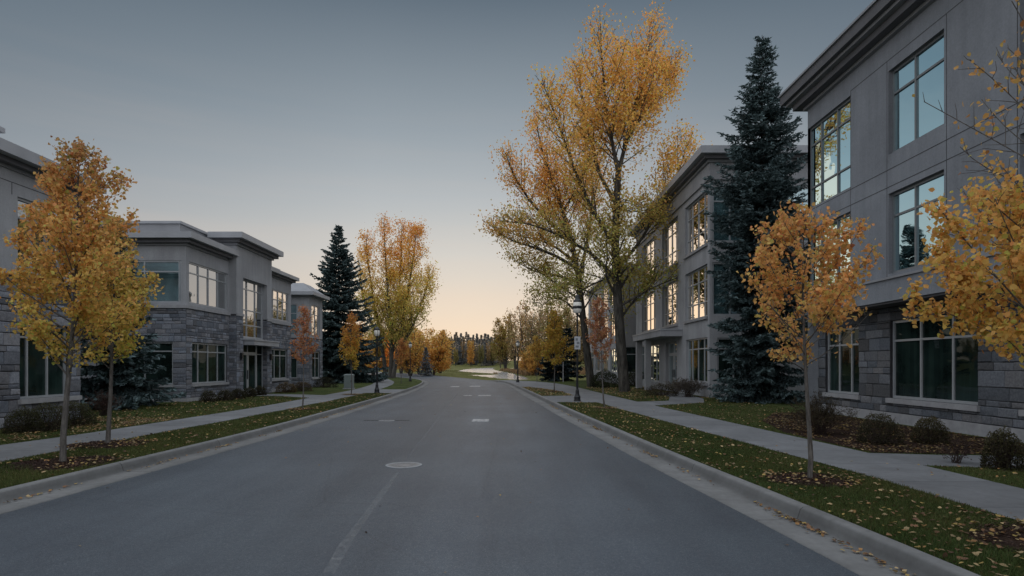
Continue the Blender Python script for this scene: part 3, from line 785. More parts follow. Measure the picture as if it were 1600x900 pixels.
def grow(rng, stems, reach, dens, lsize, spacing=.22, ang=(35, 60), t0=.0, sub=.16, twigk=3, spread=.5, minr=.004, cl=.12, barefrac=.0, bough=.35, horiz=1.0, var=(.62, 1.25)):
    """stems: (points, r0, r1, tstart, reachscale). reach(t): limb length at t along the stem.
    Returns tubes and leaf centres."""
    T = Tubes(); L = []
    ga = rng.uniform(0, 6.28)
    for P, r0, r1, ts, rs in stems:
        P = np.asarray(P, float); n = len(P)
        rad = r0+(r1-r0)*np.linspace(0, 1, n)**.9
        T.add(P, rad, 10 if r0 > .1 else 7)
        slen = np.linalg.norm(np.diff(P, axis=0), axis=1).sum()
        t = ts
        while t < 1.0:
            base, dr = sample(P, t)
            ga += 2.399+rng.uniform(-.5, .5)
            Lb = reach(t)*rs*rng.uniform(*var)
            if Lb > .06:
                th = R(rng.uniform(*ang))*(1-.35*t)
                out = np.array([math.cos(ga)*horiz, math.sin(ga), 0])
                up = unit(dr*.6+np.array([0, 0, .4]))
                d = unit(out*math.sin(th)+up*math.cos(th))
                end = base+d*Lb
                B = bez(base, end, np.array([0, 0, -Lb*.05*rng.uniform(0, 1)])+rng.normal(0, Lb*.03, 3), 6)
                rb = max(minr*1.6, (r0+(r1-r0)*t)*rng.uniform(.3, .45)*min(1, Lb/1.2+.3))
                T.add(B, np.linspace(rb, minr, 6), 5)
                bare = rng.random() < barefrac
                dm = 0.05 if bare else rng.uniform(.55, 1.3)
                k = max(2, int(Lb/sub)); sg = 1
                for q in range(k):
                    tt = .25+.75*(q+rng.random())/k
                    b2, d2 = sample(B, tt); l2 = Lb*bough*(1.15-tt)*rng.uniform(.6, 1.3)+spread*.12
                    sg = -sg; side = unit(np.cross(d2, rng.normal(size=3)))
                    dd = unit(d2*.7+side*.75+np.array([0, 0, .15]))
                    C = bez(b2, b2+dd*l2, rng.normal(0, l2*.05, 3), 3)
                    if rng.random() < twigk/3.0: T.add(C, [minr*1.1, minr*.8, minr*.5], 3)
                    nl = int(dens*l2*dm+rng.random())
                    if nl:
                        ts_ = rng.uniform(.15, 1.08, nl)[:, None]
                        L.append(b2+dd*l2*ts_+rng.normal(0, cl, (nl, 3)))
                nl = int(dens*Lb*.35*dm)
                if nl: L.append(base+(end-base)*rng.uniform(.45, 1.04, nl)[:, None]+rng.normal(0, cl*.9, (nl, 3)))
            t += spacing/slen*rng.uniform(.6, 1.4)
        nl = int(dens*.5)
        if nl: L.append(P[-1]+rng.normal(0, cl, (nl, 3)))
    return T, np.concatenate(L)

def tree_root(name, label, cat, x, y, group=None, z=0): return thing(name, label, cat, (x, y, z), 0, group)

def maple(x, y, h, base, radius, seed, label, cr, lsize=.075, dens=42, lean=(0, 0), trunk_r=.045, bare=0, group='young autumn maples along the pavements', shape='egg', spacing=.1, name='maple_tree', leafmat='leaf', hexa='hex', barez=None, horiz=1.0, cl=None, ang=(38, 62)):
    rng = rngs(seed); root = tree_root(name, label, 'tree', x, y, group)
    n = 12; tt = np.linspace(0, 1, n)
    P = np.stack([lean[0]*tt+.03*np.sin(tt*5+seed), lean[1]*tt+.03*np.cos(tt*4+seed), tt*h*.96], 1); P[0, :2] = 0; P[0, 2] = -.05
    if shape == 'egg': prof = lambda c: radius*(math.sin(math.pi*min(1, max(0, c))**.62)**.75)*1.05+.10
    elif shape == 'col': prof = lambda c: radius*(min(1, c*4+.3))*(1-c**3)**.6+.05
    else: prof = lambda c: radius*((1-min(1,max(0,c)))**.50*min(1, c*4+.5)+.07)
    tb = base/(h*.96)
    def reach(t): return prof((t-tb)/(1-tb))
    T, L = grow(rng, [(P, trunk_r, .006, tb, 1.0)], reach, dens, lsize, spacing, ang, sub=.13*max(1, radius/1.2), cl=cl or lsize*.9, barefrac=bare, horiz=horiz)
    if barez is not None:
        keep = rng.random(len(L)) > np.clip((L[:, 2]-barez[0])/(barez[1]-barez[0]), 0, .93); L = L[keep]
    # a few hundred gaps: drop leaves in some small cells so the wall behind shows
    cell = np.floor(L/(radius*.27)).astype(int); hsh = (cell[:, 0]*73856093 ^ cell[:, 1]*19349663 ^ cell[:, 2]*83492791) % 100
    L = L[(hsh > 16) | (rng.random(len(L)) > .8)]
    link('trunk', T.mesh('trunk', M['bark_maple']), root)
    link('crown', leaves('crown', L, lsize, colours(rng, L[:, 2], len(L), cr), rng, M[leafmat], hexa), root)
    return root

def spruce(x, y, h, rad, seed, label, group=None, detail=1.0, name='spruce_tree', c0=(.022, .038, .038), c1=(.13, .185, .19), skirt=.25, mat='needle', whorl=.40, make=True, tuft=.22, full=False):
    rng = rngs(seed); root = tree_root(name, label, 'tree', x, y, group)
    T = Tubes(); n = 10
    T.add(np.stack([np.zeros(n), np.zeros(n), np.linspace(-.05, h, n)], 1), np.linspace(h*.013, .012, n), 8)
    Pn = []; Dn = []; Cn = []; z = skirt
    while z < h-.1:
        t = z/h; base_l = rad*((1-t)**.88)*(1.0 if t > .08 else .82+t*2.2)
        if full: base_l = rad*min(1, (1-t)/.46)**.95*(1.0 if t > .1 else .88+t*1.2)*(1+.10*math.sin(z*2.1)+.07*math.sin(z*5.3))
        nb = int((10 if t < .6 else 7 if t < .85 else 5)*detail+1); a0 = rng.uniform(0, 6.28)
        for i in range(nb):
            a = a0+i*6.283/nb+rng.uniform(-.3, .3); Lb = base_l*rng.uniform(.5, 1.25)+.10
            if rng.random() < .06: Lb *= 1.14
            tilt = -.32+.75*t**1.3+rng.uniform(-.1, .1)
            o = np.array([math.cos(a), math.sin(a), 0]); b0 = np.array([0, 0, z+rng.uniform(-.12, .12)])
            end = b0+o*Lb+np.array([0, 0, Lb*tilt]); bend = np.array([0, 0, -Lb*.06*(1-t)])
            B = bez(b0, end, bend, 5); B[-1, 2] += Lb*.07
            if detail > .5: T.add(B, np.linspace(.012+.008*Lb, .004, 5), 4)
            side = np.array([-o[1], o[0], 0])
            m = max(3, int(Lb/(.12/detail))); 
            for q in range(m):
                tq = .12+.9*(q+rng.random())/m; b2, d2 = sample(B, tq)
                for sgn in (-1, 1):
                    l2 = Lb*.28*(1.12-tq)*rng.uniform(.6, 1.3)+.20
                    dd = unit(d2*.75+side*sgn*.8+np.array([0, 0, -.12-.25*(1-t)]))
                    k = max(2, int(l2/(.055/detail)))
                    ts = (np.arange(k)+rng.random(k))/k
                    pts = b2+dd*l2*ts[:, None]+rng.normal(0, .025, (k, 3))
                    Pn.append(pts); Dn.append(np.repeat(dd[None], k, 0)+rng.normal(0, .45, (k, 3)))
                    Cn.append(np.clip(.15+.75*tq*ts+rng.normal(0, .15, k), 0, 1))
            Pn.append(b2[None]+rng.normal(0, .02, (2, 3))); Dn.append(np.repeat(d2[None], 2, 0)); Cn.append(np.array([1.0, 1.0]))
        z += whorl*(1-.45*t)*rng.uniform(.8, 1.2)/min(1, detail+.2)
    P = np.concatenate(Pn); D = unit(np.concatenate(Dn)); c = np.concatenate(Cn)[:, None]
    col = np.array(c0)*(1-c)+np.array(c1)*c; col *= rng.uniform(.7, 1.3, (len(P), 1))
    link('trunk', T.mesh('trunk', M['bark_dark']), root)
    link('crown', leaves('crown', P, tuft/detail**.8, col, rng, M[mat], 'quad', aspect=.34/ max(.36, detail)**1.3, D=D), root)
    return root

def shrub(x, y, w, h, seed, label, c, lsize=.035, n=3800, group='rounded foundation shrubs by the buildings', stems=26, name='shrub', wy=None, z=0):
    rng = rngs(seed); root = thing(name, label, 'shrub', (x, y, z), 0, group)
    wy = wy or w; T = Tubes(); L = []
    dirs = unit(rng.normal(size=(stems*3, 3))); dirs[:, 2] = abs(dirs[:, 2])
    lob = rng.normal(size=(7, 3)); lob[:, 2] = abs(lob[:, 2]); lob = unit(lob)
    def rr(d): return 1+.12*np.max(d@lob.T, axis=-1)-.10+.07*np.sin(d[..., 0]*7+seed)*np.cos(d[..., 1]*6)
    for d in dirs:
        e = d*np.array([w/2, wy/2, h])*rr(d)*rng.uniform(.9, 1.12); s = np.array([d[0]*w*.08, d[1]*wy*.08, 0])
        T.add(bez(s, e, [0, 0, h*.08], 4), np.linspace(.008, .003, 4), 3)
    d = unit(rng.normal(size=(n, 3))); d[:, 2] = abs(d[:, 2])*1.1-.12; d = unit(d)
    rad = rr(d)*np.clip(1-abs(rng.normal(0, .16, n)), .3, 1.06)
    P = d*np.array([w/2, wy/2, h*.96])*rad[:, None]; P[:, 2] = np.maximum(P[:, 2]+.03, .01)
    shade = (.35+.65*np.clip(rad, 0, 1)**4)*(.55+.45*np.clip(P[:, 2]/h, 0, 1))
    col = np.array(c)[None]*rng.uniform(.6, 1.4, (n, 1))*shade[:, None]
    link('stem', T.mesh('stem', M['twig']), root)
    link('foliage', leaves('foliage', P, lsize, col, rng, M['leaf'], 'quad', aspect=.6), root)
    return root

def twiggy(x, y, w, h, seed, label, c, n=40, leafn=250, group='thin twiggy shrubs by the walls', lsize=.03):
    rng = rngs(seed); root = thing('shrub', label, 'shrub', (x, y, 0), 0, group); T = Tubes(); L = []
    for i in range(n):
        a = rng.uniform(0, 6.28); lean = rng.uniform(.1, 1)*w/2; hh = h*rng.uniform(.55, 1.05)*(1-.3*lean/(w/2))
        B = bez([rng.normal(0, w*.06), rng.normal(0, w*.06), 0], [math.cos(a)*lean, math.sin(a)*lean, hh], [0, 0, hh*.12], 5)
        T.add(B, np.linspace(.006, .0022, 5), 3)
        for q in range(5):
            b2, d2 = sample(B, rng.uniform(.35, 1)); d = unit(d2+rng.normal(0, .5, 3)); l = rng.uniform(.12, .3)*h
            T.add(bez(b2, b2+d*l, [0, 0, 0], 3), [.003, .002, .0012], 3); L.append(b2+d*l*rng.uniform(.3, 1, (int(leafn/n)+1, 1))+rng.normal(0, .02, (int(leafn/n)+1, 3)))
    P = np.concatenate(L); col = np.array(c)[None]*rng.uniform(.5, 1.5, (len(P), 1))
    link('stem', T.mesh('stem', M['twig']), root); link('foliage', leaves('foliage', P, lsize, col, rng, M['leaf'], 'quad', aspect=.6), root)
    return root

# ------------------------------------------------------------------ young street trees
GOLD = [(1.2, (.60, .50, .11)), (2.2, (.74, .52, .14)), (3.8, (.82, .50, .17)), (4.7, (.76, .44, .16)), (5.6, (.50, .29, .13))]
x, y = ground(98, 724)
maple(x, y, 5.55, 1.5, 1.50, 11, 'large golden maple on the left verge in front of the nearest office', GOLD, .060, 150, (.30, 0), .055, spacing=.056, shape='cone', ang=(44, 68))
x, y = ground(168, 695)
maple(x, y, 4.9, 1.6, 1.3, 12, 'smaller yellow maple just beyond the large golden one', [(1.4, (.54, .50, .10)), (2.4, (.72, .52, .13)), (5, (.58, .38, .13))], .066, 140, (.12, 0), .05, spacing=.075, shape='cone', ang=(44, 68))
x, y = ground(472, 640)
maple(x, y, 4.0, 1.6, .68, 13, 'slim rusty maple in front of the far left office', [(1.5, (.50, .23, .11)), (4, (.58, .27, .14))], .06, 120, (.1, 0), .03, shape='cone', spacing=.07)
x, y = ground(549, 617)
maple(x, y, 4.65, 1.45, 1.08, 14, 'orange and yellow maple beside the utility box', [(1.3, (.62, .47, .09)), (2.8, (.72, .42, .09)), (4.5, (.62, .28, .09))], .08, 95, (0, 0), .035, spacing=.085, shape='cone')
x, y = ground(627, 599)
maple(x, y, 4.1, 1.5, .75, 15, 'small brown maple at the bend of the left pavement', [(1.3, (.60, .30, .09)), (4.0, (.58, .27, .10))], .10, 75, (0, 0), .035, spacing=.1)
x, y = ground(1265, 750)
maple(x, y, 3.98, 1.55, 1.28, 21, 'orange tan maple on the right verge in front of the spruce', [(1.4, (.72, .44, .16)), (2.6, (.82, .475, .165)), (4, (.75, .42, .16))], .060, 125, (-.1, 0), .04, spacing=.062, shape='cone', ang=(46, 74), bare=.06)
maple(5.15, 5.75, 5.1, 1.45, 1.5, 22, 'yellow maple with bare upper twigs cut by the right edge', [(1.4, (.78, .52, .15)), (2.8, (.80, .49, .15)), (4.6, (.66, .39, .13))], .054, 230, (-.12, 0), .045, spacing=.065, barez=(2.9, 3.7), ang=(46, 70), shape='cone')
x, y = ground(945, 638)
maple(x, y, 4.35, 1.7, .85, 23, 'rusty pink maple with leaning stem beside the banner lamp', [(1.5, (.50, .23, .11)), (4.3, (.52, .25, .13))], .06, 110, (-.28, 0), .035, shape='cone', spacing=.07)
x, y = ground(866.5, 612)
maple(x, y, 5.2, 1.5, 1.3, 24, 'broad yellow maple beyond the banner lamp', [(1.3, (.60, .41, .08)), (5.2, (.58, .36, .08))], .085, 95, (0, 0), .04, spacing=.085, shape='cone')
x, y = ground(839, 597)
maple(x, y, 4.6, 1.8, .8, 25, 'small yellow maple in front of the dark evergreens by the river', [(1.3, (.58, .38, .09)), (4.8, (.58, .36, .09))], .11, 65, (0, 0), .035, spacing=.11)

# ------------------------------------------------------------------ big cottonwoods, stems traced as metres
def stem_px(pts, y0, depths, xb, smooth=5):
    P = []
    for (px, py), dy in zip(pts, depths):
        d = y0+dy; P.append(((px-800)*d/FPX-xb, dy, EYE+(HORIZ-py)*d/FPX))
    P = np.array(P); t = np.linspace(0, len(P)-1, (len(P)-1)*smooth+1)
    out = np.stack([np.interp(t, np.arange(len(P)), P[:, k]) for k in range(3)], 1)
    k = np.array([1, 2, 3, 2, 1])/9
    for a in range(3):
        out[2:-2, a] = np.convolve(out[:, a], k, 'valid')
    return out
def cottonwood(x, y, seed, label, stems, reach, cr, dens, lsize, spacing, cl=.3, sub=.5, ang=(25, 50), bare=.04, group='tall cottonwoods beside the road', hexa='quad', bough=.36, thin=None, minr=.012):
    rng = rngs(seed); root = tree_root('cottonwood_tree', label, 'tree', x, y, group)
    T, L = grow(rng, stems, reach, dens, lsize, spacing, ang, sub=sub, cl=cl, minr=minr, barefrac=bare, twigk=2.4, bough=bough)
    cell = np.floor(L/.7).astype(int); hsh = (cell[:, 0]*73856093 ^ cell[:, 1]*19349663 ^ cell[:, 2]*83492791) % 100
    L = L[(hsh > 30) | (rng.random(len(L)) > .80)]
    if thin is not None: L = L[rng.random(len(L)) < thin(L)]
    link('trunk', T.mesh('trunk', M['bark_cotton']), root)
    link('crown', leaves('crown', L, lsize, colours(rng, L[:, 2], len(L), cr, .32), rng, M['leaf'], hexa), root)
    print(label, len(L))
    return root
COTR = [(3, (.36, .34, .11)), (8, (.52, .44, .13)), (11, (.58, .44, .13)), (14, (.82, .50, .13)), (19, (.92, .53, .14)), (25, (.82, .45, .13))]  # low-sun glow on the upper crown put into the autumn leaf colour
xa, ya = ground(976, 612)
s = lambda pts, dep: stem_px(pts, ya, dep, xa)
stA = [
 (s([(976,613),(970,540),(964,450),(961,380),(963,320),(966,270)], [0,0,0,.1,.1,0]), .36, .19, .36, .62),
 (s([(966,270),(980,215),(993,160),(1008,100),(1022,42)], [0,.4,.6,.8,1]), .15, .025, .05, 1.0),
 (s([(966,270),(955,215),(946,160),(941,100),(938,36)], [0,-.4,-.8,-1,-1]), .14, .025, .08, .9),
 (s([(980,215),(1010,170),(1040,125),(1058,88)], [.4,.9,1.5,1.8]), .10, .02, .1, .65),
 (s([(961,385),(930,335),(903,280),(880,215),(862,165),(850,135)], [.1,-.8,-1.5,-2,-2.2,-2.3]), .15, .025, .15, .75),
 (s([(964,420),(995,385),(1035,320),(1062,265),(1074,222)], [0,.5,1,1.4,1.6]), .13, .02, .25, .9),
 (s([(963,320),(935,270),(918,200),(908,140),(900,100)], [.1,.9,1.8,2.2,2.5]), .14, .02, .2, .7),
 (s([(964,440),(930,400),(880,370),(830,350),(780,345)], [0,.5,1,1.2,1.2]), .15, .02, .25, .62),
 (s([(962,430),(935,440),(905,455),(880,470)], [0,.7,1.1,1.3]), .09, .015, .2, .75),
 (s([(968,500),(990,470),(1010,445),(1020,415)], [0,.6,1,1.2]), .09, .015, .15, .7),
 (s([(966,470),(945,430),(950,395),(945,350)], [0,-.9,-1.4,-1.6]), .10, .015, .15, .8),
 (s([(965,300),(975,330),(1000,330),(1030,350)], [0,-.5,-.9,-1]), .08, .015, .1, .6),
 (s([(966,480),(1000,460),(1040,440),(1075,430)], [0,-.6,-1,-1.2]), .09, .015, .3, .5),
]
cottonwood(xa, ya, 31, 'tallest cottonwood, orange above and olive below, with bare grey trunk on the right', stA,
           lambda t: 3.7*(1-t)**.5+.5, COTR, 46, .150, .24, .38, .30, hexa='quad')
xb, yb = ground(924, 604)
s = lambda pts, dep: stem_px(pts, yb, dep, xb)
stB = [
 (s([(924,605),(916,540),(908,470),(902,420),(893,375)], [0,0,0,0,0]), .33, .16, .42, .6),
 (s([(893,375),(880,330),(862,280),(845,230),(838,190)], [0,.3,.5,.6,.6]), .20, .03, .1, .85),
 (s([(893,375),(860,350),(825,310),(800,270),(790,240)], [0,-.6,-1,-1.3,-1.5]), .17, .03, .25, .7),
 (s([(902,420),(870,400),(830,385),(795,375),(765,352)], [0,-1,-1.4,-1.6,-1.6]), .15, .02, .25, .75),
 (s([(905,440),(870,430),(835,425),(800,405)], [0,1,1.4,1.5]), .11, .02, .25, .8),
 (s([(905,440),(915,390),(925,330),(925,270),(915,210)], [0,1.4,2,2.4,2.5]), .17, .02, .25, .7),
 (s([(910,500),(885,470),(862,465),(845,480)], [0,-.8,-1.2,-1.2]), .09, .02, .2, .75),
 (s([(905,450),(930,460),(950,480),(960,505)], [0,-.8,-1.2,-1.2]), .08, .02, .2, .7),
 (s([(893,375),(870,340),(855,310),(850,270)], [0,1,1.6,1.8]), .12, .02, .1, .8),
 (s([(880,330),(905,290),(915,250),(915,215)], [.3,-.6,-1,-1]), .12, .02, .1, .8),
 (s([(900,410),(860,380),(820,370),(785,362)], [0,.8,1.2,1.3]), .12, .02, .15, .65),
 (s([(908,470),(880,450),(850,430),(820,410)], [0,.8,1.2,1.3]), .1, .02, .3, .6),
]
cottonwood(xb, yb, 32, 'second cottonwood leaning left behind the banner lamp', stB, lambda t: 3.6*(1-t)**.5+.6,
           [(3, (.34, .32, .10)), (9, (.52, .43, .13)), (13, (.80, .45, .12)), (20, (.92, .46, .12))], 46, .155, .26, .40, .32)  # orange evening glow painted into the higher leaves, olive kept below
xc, yc = ground(607, 590.5)
s = lambda pts, dep: stem_px(pts, yc, dep, xc)
stC = [
 (s([(610,591),(612,560),(611,520),(607,470),(602,400),(600,352)], [0,0,0,0,0,0]), .36, .04, .22, 1.0),
 (s([(603,591),(600,560),(593,520),(582,460),(574,400),(572,372)], [.6,.6,.7,.8,1,1]), .30, .04, .3, .85),
 (s([(614,591),(620,555),(630,500),(640,440),(648,390),(650,362)], [-.5,-.5,-.5,-.5,-.5,-.5]), .32, .04, .22, .95),
 (s([(612,520),(622,470),(627,410),(628,352)], [1,1.6,2,2]), .25, .03, .1, .85),
 (s([(620,555),(645,510),(664,460),(672,420)], [-.6,-1.2,-1.6,-1.8]), .22, .03, .2, .7),
 (s([(598,550),(578,500),(564,450),(562,410)], [.5,-.3,-1,-1.3]), .22, .03, .3, .6),
]
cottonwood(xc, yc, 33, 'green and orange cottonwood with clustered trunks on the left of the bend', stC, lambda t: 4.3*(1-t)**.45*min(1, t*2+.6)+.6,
           [(2, (.46, .38, .12)), (8, (.66, .52, .14)), (12, (.86, .62, .17)), (16, (.98, .52, .13)), (21, (.92, .42, .12))], 56, .19, .33, .42, .42)  # upper leaves carry the evening glow in their own colour

# ------------------------------------------------------------------ spruces
spruce(11.6, 28.2, 17.0, 2.05, 41, 'tall dark blue spruce standing in front of the right offices', detail=1.0, full=True, whorl=.46)
x, y = -15.9, 24.2
spruce(x, y, 7.6, 2.1, 42, 'low blue spruce in the gap between the two left offices', detail=.9, whorl=.4)
spruce(-16.7, 58.5, 15.0, 4.7, 43, 'dark spruce between the left office and the clustered cottonwood', detail=.75, whorl=.34, c0=(.024, .04, .04), c1=(.10, .145, .145))
x, y = ground(862, 596); spruce(x+.3, y+1, 6.8, 2.3, 44, 'dark evergreen behind the yellow maples near the river', 'dark evergreens by the river path', detail=.6, whorl=.5, c0=(.008, .014, .015), c1=(.02, .036, .038))
x, y = ground(884, 595); spruce(x+.5, y+3, 5.9, 2.1, 45, 'lower dark evergreen right of its taller neighbour by the river path', 'dark evergreens by the river path', detail=.6, whorl=.5, c0=(.008, .014, .015), c1=(.02, .036, .038))

# ------------------------------------------------------------------ far trees: prototypes then copies
def far_leafy(seed, label, h, w, cr, base=.25, dens=9, ls=.34, name='birch_tree', nst=3, x=0, y=0, z=0, group=None):
    rng = rngs(seed); root = thing(name, label, 'tree', (x, y, z), 0, group); st = []
    for i in range(nst):
        a = i*6.28/nst+rng.random(); tip = np.array([math.cos(a)*w*.22, math.sin(a)*w*.22, h*rng.uniform(.85, 1)])
        st.append((bez([math.cos(a)*.1, math.sin(a)*.1, -.3], tip, [0, 0, 0], 8), .02*h*.8, .02, base, 1))
    T, L = grow(rng, st, lambda t: w*.36*(1-max(0, t-.3)/.8)**.7+.3, dens, ls, h/34, (30, 60), sub=w*.07, cl=w*.035, minr=.02, barefrac=.1)
    cell = np.floor(L/(w*.09)).astype(int); hsh = (cell[:, 0]*73856093 ^ cell[:, 1]*19349663 ^ cell[:, 2]*83492791) % 100
    L = L[hsh > 28]
    link('trunk', T.mesh('trunk', M['bark_cotton']), root)
    link('crown', leaves('crown', L, ls, colours(rng, L[:, 2], len(L), cr, .3), rng, M['leaf_far'], 'quad'), root)
    return root

def at(px, d): return (px-800)*d/FPX
def zg(x, y): return float(hgt(np.array([x]), np.array([y]))[0])
ORANGE = [(0, (.85, .38, .09)), (8, (1.0, .52, .13)), (16, (1.0, .50, .14))]  # autumn orange raised so the backlit glow sits in the leaf colour
TAN = [(0, (.28, .21, .11)), (8, (.40, .29, .14)), (16, (.52, .35, .18))]
OLIVE = [(0, (.20, .18, .08)), (8, (.34, .27, .09)), (16, (.46, .31, .11))]
fl = [far_leafy(51, 'x', 9.5, 8, ORANGE, .08, 50, .26), far_leafy(52, 'x', 14, 8, TAN, .2, 26, .30), far_leafy(53, 'x', 12, 9, OLIVE, .16, 50, .32)]
fs = [spruce(0, 0, 14, 2.6, 61, 'x', detail=.42, whorl=.42, mat='needle_far', c0=(.16, .165, .165), c1=(.33, .31, .28)),  # distance haze put into both far spruces as pale needle colour
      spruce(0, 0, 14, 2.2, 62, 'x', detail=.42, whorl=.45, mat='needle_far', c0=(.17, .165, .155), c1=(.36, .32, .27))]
rng = random.Random(77)
used = set()
def place(proto, px, d, topy, label, group, wide=1.0, ph=14.0):
    X = at(px, d); z = zg(X, d) if d > 66 else 0
    h = EYE+(HORIZ-topy)*d/FPX-z; sc = h/ph
    rz = rng.uniform(0, 6.28)
    if id(proto) not in used:
        used.add(id(proto)); proto.location = (X, d, z); proto.rotation_euler = (0, 0, rz); proto.scale = (sc*wide, sc*wide, sc)
        proto['label'] = label
        if group: proto['group'] = group
        return proto
    return dup(proto, (X, d, z), rz, (sc*wide, sc), label, group)
OR_, TA_, OL_ = fl
# bright orange trees beyond the bend
for px, d, ty, w, lab in ((676, 108, 516, 1.5, 'bright orange tree glowing at the left end of the river meadow'), (656, 118, 509, 1.45, 'orange tree behind the small dark spruce on the meadow'),
                          (641, 100, 520, 1.3, 'orange tree seen behind the second left lamp'), (688, 135, 530, 1.3, 'lowest orange tree nearest the spruce line')):
    place(OR_, px, d, ty, lab, None, w, 9.5)
for px, d, ty in ((627, 128, 505), (604, 118, 512), (583, 100, 515), (566, 95, 520), (640, 160, 516)):
    place(OL_ if px % 2 else OR_, px, d, ty, 'autumn tree seen through the foliage left of the bend', 'autumn trees left of the bend', 1.1, 12 if px % 2 else 9.5)
# right bank, brown and thinning
for k, (px, d, ty, w) in enumerate(((806, 150, 487, 1.0), (822, 128, 474, 1.0), (790, 178, 498, .9), (841, 112, 484, 1.0), (858, 105, 470, 1.0), (876, 96, 478, 1.0), (833, 165, 480, 1.1), (899, 92, 490, 1.1), (920, 95, 500, 1.2), (940, 100, 490, 1.2))):
    place(TA_ if k % 3 != 2 else OL_, px, d, ty, 'brown autumn tree on the right river bank', 'brown trees on the right river bank', w, 14 if k % 3 != 2 else 12)
for px, d, ty in ((838, 104, 540), (826, 112, 547), (824, 135, 545)):
    place(OR_, px, d, ty, 'low golden tree at the water edge on the right bank', 'low golden trees on the right bank', 1.3, 9.5)
# spruce line over the meadow
sp = [689+rng.uniform(-1, 1)+i*2.3 for i in range(44)]
for i, px in enumerate(sp):
    d = rng.uniform(440, 560); top = 530-10*abs(math.sin(i*1.9+.4))*rng.uniform(.3, 1.1)+(px-700)*.03
    if i == 2: top = 515
    if i in (10, 17): top = 519
    if i in (24, 30): top = 521
    place(fs[i % 2], px, d, top, 'dark spruce in the row along the far river meadow', 'spruces along the far meadow', 1.0+rng.random()*.35, 14)
for px, d, ty, pr in ((736, 432, 531, OR_), (763, 436, 535, TA_), (712, 425, 546, OL_), (752, 430, 540, OL_), (771, 440, 536, OL_), (722, 450, 528, TA_), (782, 330, 525, TA_), (789, 300, 520, TA_), (700, 430, 543, OL_), (745, 445, 537, TA_), (706, 470, 532, TA_)):
    place(pr, px, d, ty, 'autumn tree among the spruces of the far meadow', 'autumn trees among the far spruces', .62, {id(OR_): 9.5, id(TA_): 14, id(OL_): 12}[id(pr)])
# small dark conifer on the meadow by the road
place(fs[0], 665.5, 96, 543, 'small dark spruce alone on the meadow edge beyond the road', None, 1.5, 14)
# trees far out to either side, closing the horizon
for i in range(26):
    d = rng.uniform(300, 420); X = -330+i*11+rng.uniform(-4, 4); px = 800+X*FPX/d
    if px > 688: continue
    place((fs[i % 2], OL_, OR_)[i % 3] if i % 3 else fs[i % 2], px, d, 538+rng.uniform(-6, 6), 'tree in the distant wood left of the road', 'trees of the distant left wood', 1.2, 14 if i % 3 == 0 else (12 if i % 3 == 1 else 9.5))

# ------------------------------------------------------------------ shrubs
DG = (.105, .105, .05); BR_ = (.10, .066, .038); TN = (.22, .15, .07)
def sh(px, py, w, h, seed, label, c=DG, **k):
    x, y = ground(px, py); return shrub(x, y+w/2, w, h, seed, label, c, **k)
sh(15, 679, .9, .62, 71, 'round green shrub at the left edge under the near stone wall'); sh(52, 677, 1.0, .72, 72, 'largest green shrub under the near left window', DG)
sh(101, 668, .95, .66, 73, 'round green shrub behind the slender trunk of the golden maple')
G5 = 'row of five low shrubs left of the entrance'
for i, (px, py) in enumerate(((319, 629), (345, 627), (366, 624), (384, 621), (401, 618))):
    sh(px, py, .8, .52, 80+i, ['first low shrub at the stone corner, left end of the row of five', 'second low shrub of the row of five under the stone wall', 'middle shrub of the row of five under the stone wall', 'fourth low shrub of the row, next to the last one', 'last low shrub of the row of five, nearest the glass doors'][i], (.075, .07, .035), n=1500, lsize=.05, group=G5)
sh(441, 614, 1.3, .62, 90, 'tan grassy shrub right of the entrance path', TN, n=1600, lsize=.06, group='tan shrubs right of the left entrance'); sh(466, 612, 1.4, .6, 91, 'browner tan shrub near the slim rusty maple', (.16, .11, .06), n=1600, lsize=.06, group='tan shrubs right of the left entrance')
sh(503, 606, 1.8, .8, 92, 'dark shrub at the foot of the spruce beside the far left office', (.05, .05, .028), n=1500, lsize=.07, group=None)
sh(1394, 697, .92, .66, 93, 'round dark shrub under the near right window', (.10, .09, .048)); sh(1472, 696, .74, .58, 94, 'smaller round shrub right of the near window, on leaf litter', (.13, .115, .06))
sh(1592, 737, .62, .66, 95, 'green shrub cut by the right edge beside the path', (.11, .10, .05))
sh(950, 606, 2.3, 1.35, 96, 'clipped hedge shrub between the two cottonwood trunks', (.045, .058, .022), n=4200, lsize=.08, group='clipped green shrubs behind the cottonwoods'); sh(999, 604, 2.2, 1.3, 97, 'clipped hedge shrub right of the big cottonwood trunk', (.05, .06, .022), n=4200, lsize=.08, group='clipped green shrubs behind the cottonwoods')
sh(1040, 620, 1.9, .7, 98, 'low brown green shrub beside the office path behind the cottonwood', (.10, .085, .05), n=2500, lsize=.05, group=None)
sh(233, 626, 1.7, 1.0, 99, 'dark red brown shrub at the corner of the middle left office', (.05, .036, .03), n=3000, lsize=.05, group=None)
def tw(px, py, w, h, seed, label, c, **k):
    x, y = ground(px, py); return twiggy(x, y+w/2, w, h, seed, label, c, **k)
tw(1308, 684, 1.5, .95, 101, 'spreading twiggy shrub behind the orange tan maple trunk', (.075, .06, .035), n=90, leafn=1500); tw(1513, 728, .55, .45, 102, 'tiny bare twig shrub in the grass corner by the right path', (.08, .05, .04), n=26, leafn=60)
tw(1085, 622, 2.0, 1.0, 103, 'grey twiggy shrub under the windows behind the right spruce', (.13, .11, .09), n=90, leafn=1200, lsize=.045); tw(144, 652, 1.1, .8, 104, 'reddish twiggy shrub at the end of the near left office', (.08, .045, .035), n=60, leafn=700)
tw(1062, 617, 1.5, .9, 105, 'pale seeded shrub by the far right path', (.20, .17, .13), n=50, leafn=700, lsize=.04)

